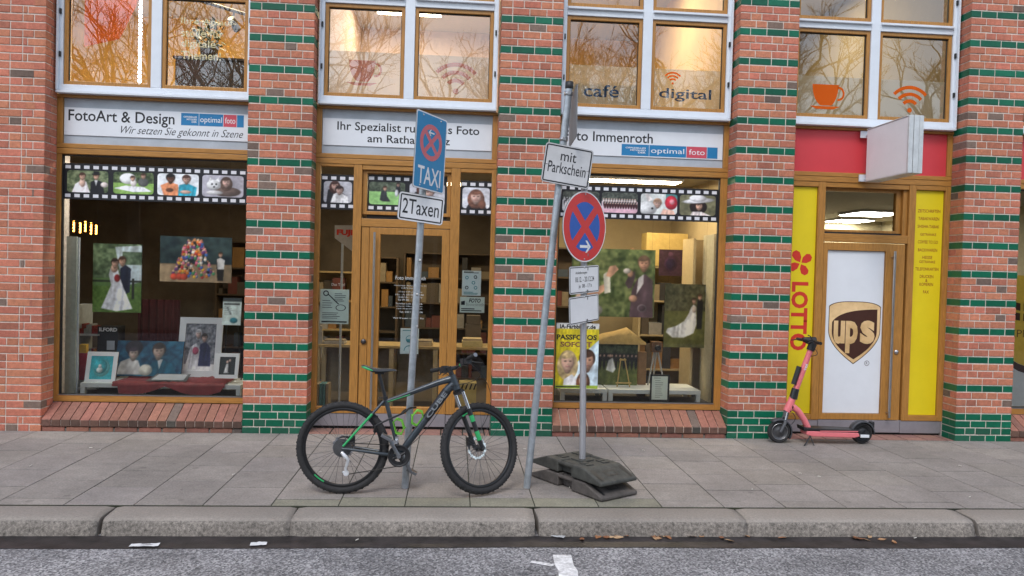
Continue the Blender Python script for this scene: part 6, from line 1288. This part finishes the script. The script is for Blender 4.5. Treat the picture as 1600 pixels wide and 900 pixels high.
# ------------------------------------------------------------------ litter and leaves
def paper(name, label, px, py, w, h, ang, m, Z=ROADZ+.006, dark=False):
    P = atz(px, py, Z); t = thing(name, label, 'litter', P, (0, 0, rad(ang))); mb = MB(); N = 6; f = smooth_noise(int(px))
    vs = [((i/N-.5)*w, (j/2-.5)*h, .006+.008*abs(f(i*1.3+j*2.1))) for i in range(N+1) for j in range(3)]; mb.add(vs, [(i*3+j, (i+1)*3+j, (i+1)*3+j+1, i*3+j+1) for i in range(N) for j in range(2)]); mb.build('paper', m, t)
    if dark: mb = MB(); mb.add([(-w*.15,-h*.2,.018),(w*.2,-h*.1,.018),(w*.25,h*.15,.018),(-w*.05,h*.1,.018)], [(0,1,2,3)]); mb.build('print', INK, t)
LP = mat('litter_paper', (.66, .66, .67), .7, var=.08)
paper('paper_scrap', 'longer white paper scrap with a dark mark in the gutter at the left', 226, 853, .19, .055, 4, LP, dark=True); paper('paper_scrap', 'short crumpled white paper scrap in the gutter below the rear wheel side', 404, 851, .11, .06, 8, LP, dark=False); paper('paper_scrap', 'pale flattened scrap in the gutter below the rubber base', 872, 839, .10, .05, -25, mat('grey_litter', (.42,.42,.42), .8))
LFM = [mat('leaf_%d' % i, c, .7, var=.2, scale=40) for i, c in enumerate(((.30,.13,.055), (.36,.20,.10), (.22,.09,.04), (.42,.27,.15)))]
def leaf(seed):
    r = random.Random(seed); mb = MB(); L, Wd = r.uniform(.035,.06), r.uniform(.014,.024); c1, c2 = r.uniform(-.02,.02), r.uniform(.004,.014)
    mb.add([(-L,0,.002),(-L*.4,Wd,.004+c2),(L*.4,Wd*.8,.004+c2),(L,0,.006+abs(c1)),(L*.4,-Wd*.8,.005+c2*.4),(-L*.4,-Wd,.003),(0,0,.002)], [(6,0,1),(6,1,2),(6,2,3),(6,3,4),(6,4,5),(6,5,0)]); return mb
r = random.Random(12); proto = None
spots = [(r.gauss(955, 14), r.uniform(832, 842)) for _ in range(11)]+[(r.gauss(1030, 24), r.uniform(831, 845)) for _ in range(9)]+[(r.uniform(900,1230), r.uniform(830, 846)) for _ in range(14)]+[(r.uniform(1330,1470), r.uniform(836,848)) for _ in range(8)]
protos = []
for i in range(4):
    o = leaf(i).build('fallen_leaf', LFM[i]); protos.append(o)
for i, (x, y) in enumerate(spots):
    o = protos[i] if i < 4 else protos[i % 4].copy()
    if i >= 4: COL.objects.link(o)
    o.location = atz(x, y, ROADZ+.006); o.rotation_euler = (0, 0, r.uniform(0, 6.28)); o.scale = (r.uniform(.55,.95),)*3
    tag(o, 'dry brown leaf lying in the gutter right of the mobile sign', 'leaf', 'fallen leaves in the gutter')
BUT = mat('filter_paper', (.62, .58, .52), .8); pr = None
for i, (x, y, Z) in enumerate(((902,834,ROADZ+.008),(1410,836,ROADZ+.008),(1430,841,ROADZ+.008),(1145,836,ROADZ+.008),(558,844,ROADZ+.008),(1005,704,.004),(1280,745,.004),(1500,728,.004),(820,702,.004),(155,704,.004),(142,700,.004),(48,728,.004),(890,762,.004),(1515,777,.004),(1250,740,.004),(1175,765,.004),(500,738,.004),(365,742,.004))):
    if pr is None: mb = MB(); mb.tube([(-.014,0,.004),(.014,0,.004)], .004, 8); pr = mb.build('cigarette_end', BUT); o = pr
    else: o = pr.copy(); COL.objects.link(o)
    o.location = atz(x, y, Z); o.rotation_euler = (0, 0, r.uniform(0, 3.1)); tag(o, 'small pale cigarette end lying on the ground' , 'litter', 'cigarette ends on the pavement and in the gutter')

# ------------------------------------------------------------------ bare trees over the street (they show in the glass) and an added hedge
BARK = mat('winter_bark', (.135, .115, .095), .9, var=.25, scale=12)
def tree_mesh(seed, h):
    r = random.Random(seed); trunk = MB(); crown = MB()
    def grow(p, d, L, rad_, depth, mb):
        n = 3; pts = [p]; q = p; dd = d
        for i in range(n):
            dd = (dd+Vector((r.uniform(-1,1), r.uniform(-1,1), r.uniform(-.4,.7)))*.16).normalized(); q = q+dd*(L/n); pts.append(q)
        mb.tube(pts, [rad_*(1-.4*i/n) for i in range(n+1)], 8 if depth < 2 else (5 if depth < 4 else 3), caps=False)
        if depth >= 7: return
        k = r.choice((2, 3, 3)) if depth < 5 else 3
        for i in range(k):
            e = (dd+Vector((r.uniform(-1,1), r.uniform(-1,1), r.uniform(-.55,.75)))*.85).normalized()
            grow(pts[-1] if i else pts[-2 if depth else -1], e, L*r.uniform(.62,.82), max(.009, rad_*r.uniform(.5,.66)), depth+1, crown)
    grow(Vector((0,0,-.1)), Vector((0,0,1)), h*.22, h*.021, 0, trunk); return trunk, crown
trees = []
for i, h in enumerate((18.0, 16.5)):
    tr, cw = tree_mesh(40+i, h); t = thing('bare_tree', '', 'tree', (0, 0, 0)); tr.build('trunk', BARK, t); cw.build('crown', BARK, t); trees.append(t)
for i, (x, y, k, rz) in enumerate(((-2.5,-16.5,0,0),(9.0,-17.5,1,0),(3.4,-18,1,2.0),(14.5,-17,0,1.3),(20,-20,0,4.0),(-8.5,-18,1,4.4),(6.0,-24,0,5.2),(-5,-24,1,1),(12,-24,1,3))):
    o = trees[i] if i < 2 else copy_tree(trees[k]); o.location = (x, y, -.05); o.rotation_euler = (0, 0, rz)
    tag(o, 'bare winter tree across the street, behind the viewer, mirrored in the upstairs windows', 'tree', 'bare trees across the street')
mb = MB(); f = smooth_noise(91)  # added hedge, tall enough that the ground-floor glass reflects dark
for i in range(60):
    x = -40+i*1.6; z = 7.6+.7*f(x*.2); mb.box(x, x+1.62, -31.5-.3*f(x), -30, -.1, z)
tag(mb.build('hedge', mat('added_dark_hedge', (.025,.03,.016), .95, var=.5, scale=2, bump=1, bscale=6)), 'tall dark hedge added behind the viewer to darken what the lower windows mirror', 'hedge')
